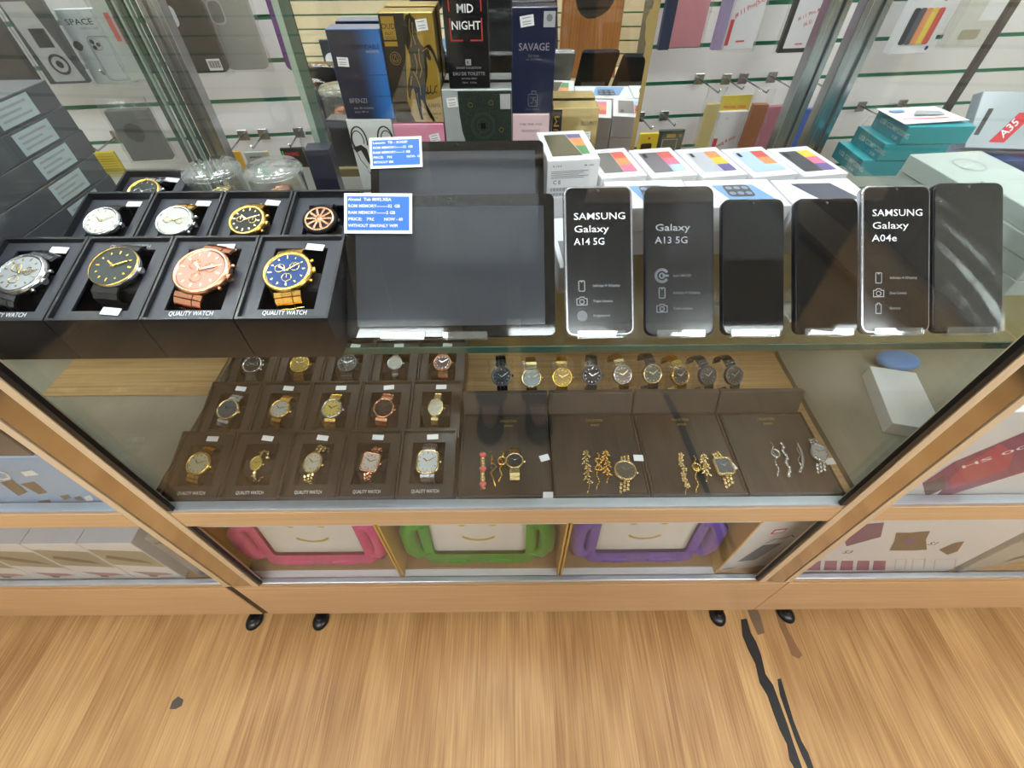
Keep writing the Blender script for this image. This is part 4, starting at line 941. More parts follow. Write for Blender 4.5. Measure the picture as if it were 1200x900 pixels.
pan = [(-w * .27, h * .985), (w * .495, h * .985), (w * .495, h * .30), (-w * .02, h * .30), (-w * .11, h * .36), (-w * .19, h * .46), (-w * .245, h * .60), (-w * .27, h * .78)]
decal(t, pan, orn, frontM(), 'ornament_panel')
mb = MB()
for rr in (.0185, .0160, .0095): stroke(mb, circ(rr, 30, w * .07, h * .66), .0007, 0, None, True)
mb.build('medallion', mat('perfume_dark_green_ink', (84, 100, 86), .3, .3), t, fm2); mb = MB(); mb.flat(rrect(.0075, .009, .002, 4, w * .07, h * .66), 0); mb.build('medallion_square', PBLK, t, fm3)
mb = MB()
for cx, cy in ((.20, .88), (-.1, .86), (.34, .62), (.3, .45)): stroke(mb, circ(.0032, 12, w * cx, h * cy), .0006, 0, None, True)
mb.build('gold_dots', GOLDINK, t, fm3)
decal(t, rect(w * .33, w * .48, h * .82, h * .96), LGREY, fm3, 'hologram_sticker'); pstick(t, -w * .36, h * .885, .016, .0125, 5)
# SAVAGE
t, w, h = pbox(.0045, .0655, 1.0118, 1.139, .776, .034, 'dark navy perfume box with silver lettering, right of the mirror centre', PNAVY)
letters([('SAVAGE', 0, h * .625, .0125, w * .70)], 'lettering', SILINK, t, frontM(), 0, 'CENTER'); letters([('for man', 0, h * .565, .005), ('eau de toilette', 0, h * .535, .0038), ('100 ml  3.4 fl.oz.', 0, h * .035, .0034)], 'fine_print', GREY, t, frontM(), 0, 'CENTER')
mb = MB(); stroke(mb, rrect(.0135, .016, .002, 3, 0, h * .14), .0008, 0, None, True); stroke(mb, [(-.0015, h * .20), (-.0015, h * .235), (.0045, h * .235), (.0045, h * .20)], .0009); stroke(mb, [(-.004, h * .17), (0, h * .17), (0, h * .11), (-.004, h * .11)], .0007); stroke(mb, [(.0045, h * .17), (.0015, h * .17), (.0015, h * .14), (.0045, h * .14), (.0045, h * .11)], .0007); mb.build('bottle_emblem', GREY, t, frontM())
pstick(t, -w * .17, h * .885, .0185, .012, 8); decal(t, rect(w * .20, w * .46, h * .83, h * .965), LGREY, frontM(), 'hologram_sticker'); decal(t, circ(.0042, 14, w * .33, h * .91), GREY, fm2, 'hologram_print')
# small pale pink
t, w, h = pbox(.0045, .0615, zs, 1.0112, .774, .03, 'small pale pink perfume box beneath the navy one', PPALE)
letters([('PURE  PINK  FIND', 0, h * .86, .0045), ('FEMININITY', 0, h * .77, .0055)], 'lettering', GREY, t, frontM(), 0, 'CENTER'); letters([('PARFUM', 0, h * .60, .0048), ], 'sub_lettering', DGREY, t, frontM(), .01, 'CENTER')
mb = MB()
for x in (-.013, -.006, .001, .009): stroke(mb, [(x, h * .58), (x + .001, h * .50), (x + .004, h * .49)], .0011); mb.flat(circ(.0016, 8, x, h * .495), 0)
mb.build('music_drawing', DGREY, t, frontM())
# gold IUM MEN
t, w, h = pbox(.0665, .137, zs, 1.0195, .772, .036, 'gold perfume box with black side panel, right end before the mirror', mat('perfume_pale_gold', (206, 184, 124), .25, .6, .5, .1, 14))
decal(t, rect(-w * .5, -w * .30, .001, h * .985), PBLK, frontM(), 'black_panel'); letters([('PREMIUM', 0, 0, .012, h * .8)], 'lettering', PGOLDC, t, fm2 @ T((-w * .355, h * .1, 0)) @ RZ(PI / 2)); letters([('MEN', 0, 0, .008)], 'sub_lettering', GOLDINK, t, fm2 @ T((-w * .17, h * .55, 0)) @ RZ(PI / 2)); letters([('BLUNT', w * .12, h * .80, .0085)], 'name_lettering', DGREY, t, frontM()); pstick(t, w * .26, h * .67, .015, .012, 5)
mb = MB(); mb.flat(rect(-w * .26, w * .0, h * .28, h * .40), 0); mb.flat(rect(-w * .18, -w * .06, h * .40, h * .50), 0); mb.build('bottle_drawing', mat('perfume_amber', (180, 110, 40), .3, .3), t, frontM())
# slim dark blue box in torn film
t = thing('perfume_box', 'slim dark blue box in torn clear film behind the plastic cups', 'perfume box', T((-.298, .735, SHELF + .0005)) @ RZ(R(6)), 'perfume boxes in front of the mirror')
MB().box(-.019, .019, 0, .03, 0, .076).build('carton_body', PNAVY, t, bevel=.0008, seg=1)
mb = MB(); n = 16; rings = []
for k in range(5):
    z = .070 + .006 * k; rings.append([((.021 + .004 * (k == 4) * random.uniform(-1, 1)) * max(-1, min(1, 1.35 * math.cos(2 * PI * i / n))) , .015 + .017 * max(-1, min(1, 1.35 * math.sin(2 * PI * i / n))), z + random.uniform(-.002, .002) + (random.uniform(-.004, .008) if k == 4 else 0)) for i in range(n)])
mb.loft(rings, caps=False); mb.build('torn_film', PLASTIC, t)

# ================================================================== packs hanging on the slat wall
RW = RZ(math.atan(WYAW))
HOOKM = mat('hook_chrome', (176, 178, 182), .25, .9)
def hangM(px, py, off, turn=0., tilt=0.): return T(onwall(px, py, off)) @ RW @ RZ(turn) @ RX(tilt)
def hook(M, off, h, dsc):
    """slat hook behind a hanging pack: plate on the wall, rod out to the pack"""
    p = M.translation; top = p.z + h
    yl = off - .0165                                        # pack to the boards
    k = math.floor((top - .930) / PITCHS) ; z = .930 + k * PITCHS - top + .01
    if z < .002: z += PITCHS
    if z > .05: z = max(.004, z - PITCHS + .0)
    B = T((p.x, p.y, top)) @ RW
    t = thing('display_hook', dsc, 'hook', B, 'chrome hooks on the white slat wall')
    MB().box(-.011, .011, yl - .0045, yl - .0005, z - .012, z + .010).build('back_plate', HOOKM, t, bevel=.0006, seg=1)
    MB().tube([(0, yl - .0044, z), (0, .01, z), (0, -.006, z), (0, -.012, z + .008)], .0017, 8).build('rod', HOOKM, t)
def bag(t, w, h, d, header=.03, m=None):
    mb = MB(); n = 20; rings = []
    for k in range(13):
        v = k / 12; z = -.004 + v * (h + header + .004)
        thick = d * (1 if z < h else max(.12, 1 - (z - h) / max(header, .001))) + .003
        ww = w + .008 + random.uniform(-.001, .002)
        rings.append([(ww / 2 * max(-1, min(1, 1.3 * math.cos(2 * PI * i / n))) + random.uniform(-.0012, .0012), thick * .62 * max(-1, min(1, 1.3 * math.sin(2 * PI * i / n))) + random.uniform(-.0016, .0016) * (1 if z < h else 2.2), z + random.uniform(-.002, .002)) for i in range(n)])
    mb.loft(rings, caps=False); mb.build('plastic_bag', m or PLASTIC, t)
def pack(name, cat, px, py, off, w, h, d, label, m, bagged=True, turn=0., tilt=0., header=.03, hk=True, group='packs hanging on the slat wall', rounded=0):
    M = hangM(px, py, off, turn, tilt)
    t = thing(name, label, cat, M, group)
    if rounded: MB().prism(rrect(w, h, rounded, 5, 0, h / 2), -d / 2, d / 2, FRONT, True).build('shell', m, t, bevel=.002)
    else: MB().box(-w / 2, w / 2, -d / 2, d / 2, 0, h).build('card', m, t, bevel=.0008, seg=1)
    if bagged: bag(t, w, h, d, header)
    if hk: hook(M, off, h + (header * .6 if bagged else 0), 'hook holding the ' + ' '.join(label.split(',')[0].split(' hanging')[0].split()[:13]))
    fm = T((0, -d / 2 - .0006, 0)) @ FRONT
    return t, fm
REDK = mat('red_ink', (206, 48, 58), .5); BROWNK = mat('dark_brown_pack', (62, 52, 48), .4, 0, .3); PKDARK = mat('charcoal_pack', (58, 60, 66), .4, 0, .3)
SLV = mat('silver_blue_card', (196, 206, 212), .3, .1, .4)
# --- upper row, left of the mirror
t, fm = pack('gadget_pack', 'gadget pack', 6, 96, .13, .12, .15, .014, 'wide dark brown gadget pack hanging at the upper left corner', BROWNK)
decal(t, rect(-.045, .02, .03, .09), mat('pack_navy', (40, 46, 66), .4), fm, 'print'); decal(t, rect(.02, .05, .11, .125), PAPER, fm, 'sticker')
t, fm = pack('gadget_pack', 'gadget pack', 84, 97, .125, .068, .125, .012, 'dark gadget pack with a round silver ring printed on it', PKDARK)
decal(t, [(-.030, .118), (.010, .118), (.031, .004), (-.022, .004)], LGREY, fm, 'print'); mb = MB(); stroke(mb, circ(.014, 24, .004, .03), .004, 0, None, True); mb.flat(circ(.006, 16, .004, .03), 0); mb.flat(rect(-.012, .014, .055, .082), 0); mb.build('ring_print', mat('pack_black_ink', (34, 34, 38), .35), t, T((0, -.0004, 0)) @ fm)
t, fm = pack('phone_case_pack', 'phone case pack', 139, 97, .10, .074, .112, .010, 'silver white phone case carton with a phone outline and SPACE title', SLV)
letters([('SPACE', -.029, .090, .012, .045)], 'lettering', DGREY, t, fm, .012); letters([('CRYSTAL CASE', -.010, .083, .0045)], 'fine_print', GREY, t, fm)
mb = MB(); stroke(mb, rrect(.040, .068, .008, 5, .010, .039), .0009, 0, None, True); stroke(mb, rrect(.036, .064, .007, 5, .010, .039), .0005, 0, None, True); stroke(mb, rrect(.017, .016, .005, 4, .001, .061), .0008, 0, None, True); mb.build('phone_outline', GREY, t, fm)
mb = MB()
for cx, cy in ((-.003, .065), (.005, .061), (-.003, .057)): mb.flat(circ(.0034, 14, cx, cy), 0)
mb.flat([(-.030 + .0075 * math.cos(2 * PI * k / 16) * (1 + .12 * math.cos(8 * PI * k / 16)), .060 + .0075 * math.sin(2 * PI * k / 16)) for k in range(16)], 0)
mb.build('lens_print', DGREY, t, T((0, -.0002, 0)) @ fm)
decal(t, [(.0362, .001), (.037, .001), (.037, .111), (.0362, .111)], INK, fm, 'edge_line')
t, fm = pack('phone_case_pack', 'phone case pack', 172, 93, .12, .05, .14, .012, 'pale bagged pack with red stripes beside the SPACE carton', CARDG)
decal(t, rect(-.012, -.004, .06, .10), cR, fm, 'stripe'); decal(t, rect(.0, .008, .055, .095), cR, fm, 'stripe'); decal(t, rect(.017, .0245, .01, .135), PKDARK, fm, 'dark_edge')
t, fm = pack('phone_case_pack', 'phone case pack', 245, 85, .135, .080, .108, .010, 'black phone case with cut out camera hole in a clear bag', mat('case_black', (40, 36, 36), .35, 0, .3), rounded=.012)
decal(t, rrect(.021, .030, .008, 5, -.022, .084), mat('case_hole_white', (214, 216, 226), .5), fm, 'camera_hole'); decal(t, rect(.006, .030, .004, .022), PAPER, fm, 'barcode_label'); mb = MB()
for k in range(14): mb.flat(rect(.008 + k * .0015, .0086 + k * .0015 + .0003 * (k % 3), .008, .019), 0)
mb.build('barcode', INK, t, T((0, -.0003, 0)) @ fm)
t, fm = pack('phone_case_pack', 'phone case pack', 263, 82, .085, .022, .150, .012, 'narrow white carton with red band in front of the black case', CARD, bagged=False, turn=R(38))
decal(t, rect(-.008, .006, .05, .085), REDK, fm, 'red_band'); decal(t, rect(-.009, .009, .004, .018), PAPER, fm, 'barcode_label')
t, fm = pack('phone_case_pack', 'phone case pack', 293, 81, .10, .078, .128, .011, 'pale grey phone case with a camera ring hanging in front of white slats', mat('case_grey', (158, 158, 156), .3, 0, .4), rounded=.013, header=.03)
mb = MB(); stroke(mb, rrect(.024, .034, .009, 5, -.020, .088), .0022, 0, None, True); mb.build('camera_ring', mat('case_pale_rim', (190, 190, 190), .3), t, fm)
decal(t, rrect(.0205, .030, .008, 5, -.020, .088), mat('case_window', (122, 122, 124), .3), fm, 'camera_window'); letters([('MagSafe', .006, .046, .0055)], 'lettering', LGREY, t, fm, 0, 'CENTER')
t, fm = pack('phone_case_pack', 'phone case pack', 362, 82, .10, .080, .160, .010, 'purple phone case partly hidden by the mirror edge', mat('case_purple', (98, 50, 122), .4, 0, .2), bagged=False, rounded=.013)
# --- lower row, left
t, fm = pack('gadget_pack', 'gadget pack', 136, 206, .10, .052, .050, .008, 'ribbed yellow card pack hanging low beside the grey box stack', mat('pack_yellow', (214, 192, 52), .4, 0, .2), bagged=False)
mb = MB()
for k in range(8): mb.flat(rect(-.022, .022, .006 + k * .005, .0075 + k * .005), 0)
mb.build('ribs_print', mat('pack_dark_yellow', (170, 146, 36), .4), t, fm)
t, fm = pack('gadget_pack', 'gadget pack', 181, 186, .10, .080, .095, .018, 'dark grey pack wrapped in crumpled film hanging low at left', mat('pack_slate', (96, 102, 104), .35, 0, .3), header=.02)
decal(t, circ(.018, 20, -.004, .055), PKDARK, fm, 'round_print')
t, fm = pack('memory_card_pack', 'memory card pack', 284, 206, .11, .034, .052, .006, 'yellow edged red card pack hanging left of the green printed pack', mat('pack_amber', (214, 168, 52), .4, 0, .2), bagged=False)
decal(t, rect(-.013, -.003, .004, .04), REDK, fm, 'red_print'); decal(t, rect(-.015, -.0135, .004, .042), PAPER, fm, 'white_print')
t, fm = pack('memory_card_pack', 'memory card pack', 312, 208, .10, .050, .056, .006, 'grey card pack with bright green print and yellow edge', mat('pack_pale_grey', (172, 176, 168), .4, 0, .2), bagged=False)
decal(t, [(-.012, .028), (.014, .030), (.016, .008), (.004, .004), (-.010, .010)], mat('pack_bright_green', (70, 190, 96), .4), fm, 'green_print'); decal(t, rect(.0215, .0248, .0, .056), mat('pack_yellow', (0, 0, 0)), fm, 'yellow_edge'); letters([('MEMORY', -.016, .044, .006), ('CARD 32', -.014, .036, .006)], 'lettering', DGREY, t, fm, .01)
t, fm = pack('memory_card_pack', 'memory card pack', 350, 196, .10, .052, .042, .006, 'black card pack with red and green lettering', BLACKP, bagged=False)
letters([('PRIME', -.018, .026, .011)], 'lettering', REDK, t, fm, .012); letters([('TURBO', -.018, .006, .009)], 'sub_lettering', mat('pack_bright_green', (0, 0, 0)), t, fm, .012); decal(t, [(-.024, .036), (-.020, .038), (-.0195, .028), (-.024, .026)], mat('pack_bright_green', (0, 0, 0)), fm, 'green_mark')
# --- upper row, right of the mirror
t, fm = pack('phone_case_pack', 'phone case pack', 801, 55, .10, .064, .150, .012, 'pink wallet phone case hanging right of the mirror', mat('wallet_pink', (212, 140, 152), .5, 0, .1, .08, 80))
t, fm = pack('phone_case_pack', 'phone case pack', 776, 58, .125, .022, .150, .012, 'dark blue edged case hanging behind the pink wallet', mat('wallet_navy', (40, 48, 76), .4, 0, .2), bagged=False)
t, fm = pack('phone_case_pack', 'phone case pack', 862, 57, .11, .070, .150, .012, 'white case pack marked 11 Pro (5.8) with red stripe', CARD, turn=R(8))
letters([('# 11 Pro(5.8)', 0, 0, .0115)], 'handwriting', REDK, t, fm @ T((-.026, .052, 0)) @ RZ(R(24)), .008); decal(t, rect(-.034, -.026, .008, .05), REDK, fm, 'red_stripe'); decal(t, rect(-.010, .010, .012, .015), cR, fm, 'small_print')
t, fm = pack('phone_case_pack', 'phone case pack', 838, 58, .135, .02, .150, .012, 'lilac case edge hanging behind the 11 Pro pack', mat('case_lilac', (150, 136, 170), .4), bagged=False)
t, fm = pack('phone_case_pack', 'phone case pack', 930, 61, .10, .078, .158, .010, 'black framed white case pack marked 11 Pro Max (6.5)', mat('case_black', (0, 0, 0)), bagged=True)
decal(t, rect(-.031, .037, .008, .156), CARD, fm, 'white_card'); fm2_ = T((0, -.0005, 0)) @ fm; letters([('# 11 Pro Max', 0, 0, .0095)], 'handwriting', REDK, t, fm2_ @ T((-.020, .054, 0)) @ RZ(R(20)), .008); letters([('(6.5)', 0, 0, .0095)], 'handwriting', REDK, t, fm2_ @ T((-.004, .044, 0)) @ RZ(R(20)), .008); decal(t, rect(-.008, .008, .014, .0165), cR, fm2_, 'small_print')
t, fm = pack('phone_carton', 'phone carton', 1060, 62, .09, .092, .155, .02, 'white carton picturing five coloured phones side by side', CARD, bagged=False)
for k, c in enumerate((cDk, DARKSL, cO, cY, cR)): decal(t, rrect(.0145, .062, .004, 3, -.030 + k * .0135, .048), c, T((0, -.0002 * k, 0)) @ fm, 'phone_picture')
decal(t, circ(.004, 14, .036, .010), mat('print_dark_blue', (40, 60, 130), .4), fm, 'round_mark'); decal(t, [(.012, .118), (.032, .118), (.032, .096), (.022, .088), (.012, .096)], cDk, fm, 'shield_print')
t, fm = pack('gadget_pack', 'gadget pack', 1126, 54, .115, .092, .150, .02, 'clear pack with a white 3C card and beige cable inside', mat('pack_cream', (216, 214, 206), .4), header=.02)
decal(t, rect(-.006, .040, .045, .14), PAPER, fm, 'white_card'); letters([('3C', .008, .082, .012)], 'lettering', DGREY, t, T((0, -.0003, 0)) @ fm, .01); decal(t, rrect(.044, .017, .004, 4, -.008, .022), mat('pack_beige', (176, 166, 140), .4), fm, 'cable_print')
# --- lower row, right
t, fm = pack('adapter_pack', 'adapter pack', 756, 181, .10, .044, .048, .010, 'yellow and black adapter pack hanging by the mirror corner', mat('pack_yellow', (0, 0, 0)), bagged=False)
decal(t, rrect(.026, .022, .004, 4, -.004, .016), BLACKP, fm, 'black_window'); decal(t, circ(.003, 10, .0, .038), REDK, fm, 'red_mark')
t, fm = pack('adapter_pack', 'adapter pack', 781, 181, .085, .062, .056, .008, 'dark green and black card pack with a gold badge', mat('pack_dark_green', (26, 54, 48), .4, 0, .2), bagged=False)
decal(t, rect(-.012, .010, .040, .048), GOLDINK, fm, 'gold_badge'); mb = MB(); stroke(mb, rect(-.020, .016, .004, .036), .0008, 0, None, True); mb.build('line_print', CARDG, t, fm); decal(t, circ(.0035, 12, .022, .044), GOLDINK, fm, 'gold_seal')
t, fm = pack('phone_case_pack', 'phone case pack', 843, 182, .095, .068, .098, .012, 'white case pack with yellow header and red 8 plus writing', CARD, header=.03)
letters([('ne/g 8 plus', 0, 0, .0105)], 'handwriting', REDK, t, fm @ T((-.018, .022, 0)) @ RZ(R(26)), .008); decal(t, rect(-.031, -.021, .008, .042), REDK, fm, 'red_label'); letters([('C E', -.018, .082, .006)], 'fine_print', GREY, t, fm)
MB().box(-.036, .036, .003, .006, .080, .128).build('yellow_header', mat('pack_yellow', (0, 0, 0)), t); letters([('PHONE CASE', -.026, .102, .009)], 'header_lettering', REDK, t, T((0, .0022, 0)) @ FRONT, .012)
t, fm = pack('phone_case_pack', 'phone case pack', 819, 182, .12, .03, .11, .01, 'yellowish bagged case hanging behind the 8 plus pack', mat('pack_straw', (196, 180, 120), .4))
t, fm = pack('phone_case_pack', 'phone case pack', 893, 182, .095, .072, .11, .012, 'dusty pink wallet case in crumpled film hanging low at right', mat('wallet_dusty_pink', (166, 104, 118), .5, 0, .1, .08, 80), header=.035)
t, fm = pack('phone_case_pack', 'phone case pack', 870, 182, .125, .034, .11, .014, 'brown leather wallet case behind the dusty pink one', mat('wallet_brown', (140, 84, 48), .5, 0, .1, .1, 60), turn=R(-6))
t, fm = pack('phone_case_pack', 'phone case pack', 926, 182, .095, .050, .105, .012, 'blue case in clear film beside the aluminium door frame', mat('case_blue', (52, 92, 180), .4, 0, .2), header=.03)
t, fm = pack('gadget_pack', 'gadget pack', 1012, 178, .10, .062, .05, .02, 'crumpled clear bag with grey gadget, left one above the teal cartons', CARDG, header=.035)
t, fm = pack('gadget_pack', 'gadget pack', 1058, 178, .10, .062, .055, .02, 'crumpled clear bag with white gadget, right one above the teal cartons', PAPER, header=.035)

# ================================================================== stock in the side counters
t_lab = mat('carton_dark_grey', (92, 92, 98), .4, 0, .25)
G2 = 'dark grey labelled cartons in the left counter'
names = ['bottom', 'second', 'third', 'fourth', 'fifth', 'top']
for k in range(6):
    z = SHELF + .0005 + k * .0305; yb = .694 - .003 * (k % 3)
    t, b = carton('labelled_carton', T((-.705, yb, z)) @ RZ(-PI / 2) @ T((0, 0, 0)), .01, .01, .01, names[k] + ' dark grey carton with a white label in the stack left of the watch boxes', t_lab, 'carton', G2)
    bpy.data.objects.remove(b)
    t.matrix_basis = T((-.69, yb - .34, z))
    MB().box(-.09, .09, 0, .34, 0, .030).build('carton_body', t_lab, t, bevel=.0008, seg=1)
    sd = T((.0905, 0, 0)) @ RZ(PI / 2) @ FRONT           # drawing on the side that faces the middle counter
    lab = MB().flat(rect(.238, .300, .003, .027), 0).build('white_label', mat('label_pale', (196, 208, 212), .5), t, sd)
    mb = MB()
    for q in range(3): mb.flat(rect(.244, .292 - .012 * (q % 2), .020 - .006 * q, .0225 - .006 * q), .0003)
    mb.build('label_print', LGREY, lab)
G3 = 'teal electronics cartons'
TEAL = mat('carton_teal', (52, 160, 172), .35, 0, .35); TEALD = mat('carton_teal_dark', (40, 126, 140), .35, 0, .3)
for k, (dx, dsc) in enumerate(((-.034, 'lowest teal carton of the stack in the right counter'), (-.015, 'middle teal carton of the stack in the right counter'), (.004, 'topmost teal carton with a white leaflet lying on it'))):
    t, b = carton('electronics_carton', T((.695 + dx, .80 - .004 * k, SHELF + .0005 + k * .0275)), .110, .085, .027, dsc, TEAL, 'carton', G3)
    sd = T((-.0555, 0, 0)) @ RZ(-PI / 2) @ FRONT
    decal(t, rect(-.085, -.0, .0003, .0268), TEALD, sd, 'side_panel'); letters([('USB COMPOSING', -.070, .012, .0105), ('X 80', -.024, .003, .007)], 'lettering', CARDG, t, T((-.0003, 0, 0)) @ sd, .01)
t = thing('leaflet', 'white printed leaflet lying on the topmost teal carton', 'leaflet', T((.69, .84, SHELF + .0845)) @ RZ(R(4)))
MB().hexa([(-.055, -.040, 0), (.055, -.038, .002), (.052, .036, 0), (-.055, .036, 0), (-.055, -.040, .0008), (.055, -.038, .0028), (.052, .036, .0008), (-.055, .036, .0008)]).build('sheet', PAPER, t)
decal(t, rect(-.050, .030, -.026, -.023), REDK, I4, 'red_line', .0034); decal(t, [(-.02, -.008), (.034, -.012), (.036, .006), (.0, .012)], LGREY, I4, 'picture', .0035); decal(t, rect(-.045, -.02, .010, .020), cBl, I4, 'blue_print', .0025)
G4 = 'off white cartons in the right counter'
for (x, y, n, w, d, h, dsc, rz) in ((.668, .655, 3, .115, .115, .024, 'back stack', 4), (.672, .520, 4, .118, .125, .0215, 'near stack', 3), (.800, .60, 2, .115, .12, .026, 'outer stack', -6), (.815, .45, 3, .12, .13, .024, 'outer near stack', -5)):
    for k in range(n):
        wh = {0: 'bottom', n - 1: 'topmost'}.get(k, ['', 'second', 'third'][min(k, 2)])
        t, b = carton('small_carton', T((x, y - d / 2 + .003 * (k % 2), SHELF + .0005 + k * (h + .0006))) @ RZ(R(rz + 1.5 * (k % 3) - 1.5)), w, d, h, '%s off white carton of the %s in the right counter' % (wh, dsc), CARDG, 'carton', G4)
        sd = T((-w / 2 - .0004, 0, 0)) @ RZ(-PI / 2) @ FRONT
        decal(t, rect(-d * .8, -d * .25, h * .3, h * .75), mat('label_faint', (186, 194, 192), .5), sd, 'label_print')
        if k == n - 1:
            mb = MB(); stroke(mb, circ(.020, 24, 0, d * .6), .002, 0, None, True); stroke(mb, rect(-w * .36, w * .36, d * .12, d * .15), .001, 0, None, True); mb.build('ring_print', LGREY, t, topM(h))
t, b = carton('long_carton', T((.875, .80, SHELF + .0005)), .25, .10, .024, 'flat dark blue carton lying beneath the grey A35 carton', mat('carton_navy', (44, 60, 112), .4, 0, .3), 'carton')
t = thing('phone_case_carton', 'pale grey hanging carton with a red A35 patch lying in the right counter', 'carton', T((.905, .815, SHELF + .0365)) @ RZ(R(-6)) @ RX(R(-28)))
MB().box(-.115, .10, 0, .022, 0, .085).build('carton_body', mat('carton_grey_blue', (168, 176, 184), .35, 0, .3), t, bevel=.001, seg=1)
decal(t, [(-.108, .020), (-.100, .020), (-.090, .060), (-.098, .060)], DGREY, frontM(), 'hang_slot'); decal(t, [(-.080, .010), (-.055, .010), (-.023, .055), (-.048, .055)], REDK, frontM(), 'red_patch'); letters([('A35', 0, 0, .018)], 'lettering', PAPER, t, T((0, -.0004, 0)) @ frontM() @ T((-.059, .016, 0)) @ RZ(R(55)), .015)
letters([('PHOTO', 0, 0, .012)], 'title_lettering', REDK, t, frontM() @ T((-.010, .014, 0)) @ RZ(R(55)), .01); letters([('IMAGE', 0, 0, .010)], 'title_lettering', REDK, t, frontM() @ T((.006, .014, 0)) @ RZ(R(55)), .01)
t = thing('cable', 'white coiled cable between the teal and grey cartons', 'cable', T((.80, .70, SHELF + .0005)))
MB().tube([((.030 + .003 * (k // 24)) * math.cos(2 * PI * k / 24), (.026 + .002 * (k // 24)) * math.sin(2 * PI * k / 24), .003 + .0024 * k / 24) for k in range(80)], .0022, 7).build('cable_coil', PAPER, t)

# --- lower parts of the side counters
LB = mat('carton_sky_blue', (150, 182, 222), .35, 0, .3, .04, 8); BRW = mat('print_brown_drone', (120, 104, 88), .45)
t = thing('gadget_carton', 'large pale blue gadget carton behind the left glass', 'carton', T((-.62, .347, DECK + .0005)))
MB().box(-.42, 0, 0, .016, 0, .168).build('carton_body', LB, t, bevel=.001, seg=1)
o_ = Vector((-.62, .347, DECK + .0005))
def lpoly(px): return [((p - o_).x, (p - o_).z) for p in (ony(a, b, .347) for a, b in px)]
for pts in ([(0, 565), (14, 562), (33, 576), (22, 581)], [(24, 567), (40, 564), (56, 577), (46, 579)], [(44, 587), (58, 585), (64, 592), (52, 594)], [(70, 581), (80, 579), (84, 583), (76, 586)], [(86, 583), (94, 581), (99, 586), (90, 586)]): decal(t, lpoly(pts), BRW, frontM(), 'gadget_print')
decal(t, lpoly([(24, 553), (38, 551), (46, 556), (30, 558)]), PAPER, frontM(), 'white_print'); decal(t, lpoly([(98, 582), (106, 580), (110, 586), (102, 587)]), PAPER, frontM(), 'white_print'); mb = MB(); stroke(mb, lpoly([(0, 553), (8, 555), (12, 560), (4, 562), (-4, 560)]), .004); mb.build('loop_print', PAPER, t, frontM())
letters([('DRONE FLYCAM', 0, 0, .016)], 'lettering', LGREY, t, frontM() @ T((-.19, .122, 0)))
t = thing('gadget_carton', 'dark brown carton standing on the pale blue carton at left', 'carton', T((-.66, .348, DECK + .1695)))
MB().box(-.40, 0, 0, .014, 0, .075).build('carton_body', mat('carton_taupe', (110, 98, 92), .4, 0, .2, .1, 10), t, bevel=.001, seg=1); mb = MB(); stroke(mb, circ(.012, 18, -.11, .045), .003, 0, None, True); mb.build('ring_print', PAPER, t, frontM())
for k in range(4):
    xx = -.756 - k * .1035
    dsc = ['white gadget carton with grey top nearest the upright', 'second white gadget carton from the left upright', 'third white gadget carton from the left upright', 'fourth white gadget carton from the left upright, mostly out of view'][k]
    t = thing('gadget_carton', dsc, 'carton', T((xx, .345, LOW + .0005)), 'white gadget cartons in the left counter')
    MB().box(-.05, .05, 0, .05, 0, .188).build('carton_body', CARD, t, bevel=.001, seg=1); decal(t, rect(-.0498, .0498, .0003, .0497), mat('carton_top_grey', (186, 186, 192), .4), topM(.188), 'top_print')
    decal(t, [(-.048, .162), (.048, .150), (.048, .07), (-.048, .085)], mat('print_sage', (164, 160, 140), .45), frontM(), 'picture_print'); decal(t, [(-.03, .135), (.02, .110), (.036, .09), (.0, .10), (-.04, .12)], BRW, T((0, -.0003, 0)) @ frontM(), 'gadget_print')
    decal(t, [(-.036, .048), (.030, .038), (.040, .028), (-.010, .020)], mat('print_mauve', (176, 140, 146), .45), frontM(), 'small_print'); decal(t, [(-.012, .030), (.004, .026), (.0, .016), (-.014, .018)], BRW, T((0, -.0003, 0)) @ frontM(), 'mark_print')
t = thing('gadget_carton', 'grey carton lettered HU squeezed by the left upright', 'carton', T((-.655, .353, LOW + .0005)) @ RZ(R(8)))
MB().box(-.024, .024, 0, .105, 0, .195).build('carton_body', mat('carton_mid_grey', (150, 148, 148), .4, 0, .2), t, bevel=.001, seg=1); letters([('HU', -.018, .168, .016)], 'lettering', DGREY, t, frontM(), .01)
t = thing('gadget_carton', 'white carton with a big slanted purple and red band in the right counter', 'carton', T((.62, .347, DECK + .0005)))
MB().box(0, .44, 0, .018, 0, .25).build('carton_body', CARD, t, bevel=.001, seg=1)
o_ = Vector((.62, .347, DECK + .0005))
q1, q2 = ony(1086, 588, .347), ony(1210, 550, .347); BANDA = math.atan2(q2.z - q1.z, q2.x - q1.x)
PUR = mat('print_purple', (128, 44, 104), .35, 0, .3); CRM = mat('print_crimson', (176, 44, 92), .35, 0, .3); DPU = mat('print_dark_purple', (70, 40, 60), .35, 0, .3)
decal(t, lpoly([(1081, 566), (1118, 541), (1210, 502), (1210, 550), (1086, 588)]), PUR, frontM(), 'band_print'); fq = T((0, -.0003, 0)) @ frontM(); decal(t, lpoly([(1112, 562), (1126, 546), (1172, 520), (1188, 530), (1180, 550), (1116, 572)]), CRM, fq, 'band_print'); decal(t, lpoly([(1083, 567), (1106, 556), (1108, 572), (1086, 587)]), DPU, fq, 'dark_print'); decal(t, lpoly([(1086, 581), (1104, 573), (1098, 579), (1088, 583)]), PAPER, T((0, -.0005, 0)) @ frontM(), 'white_print')
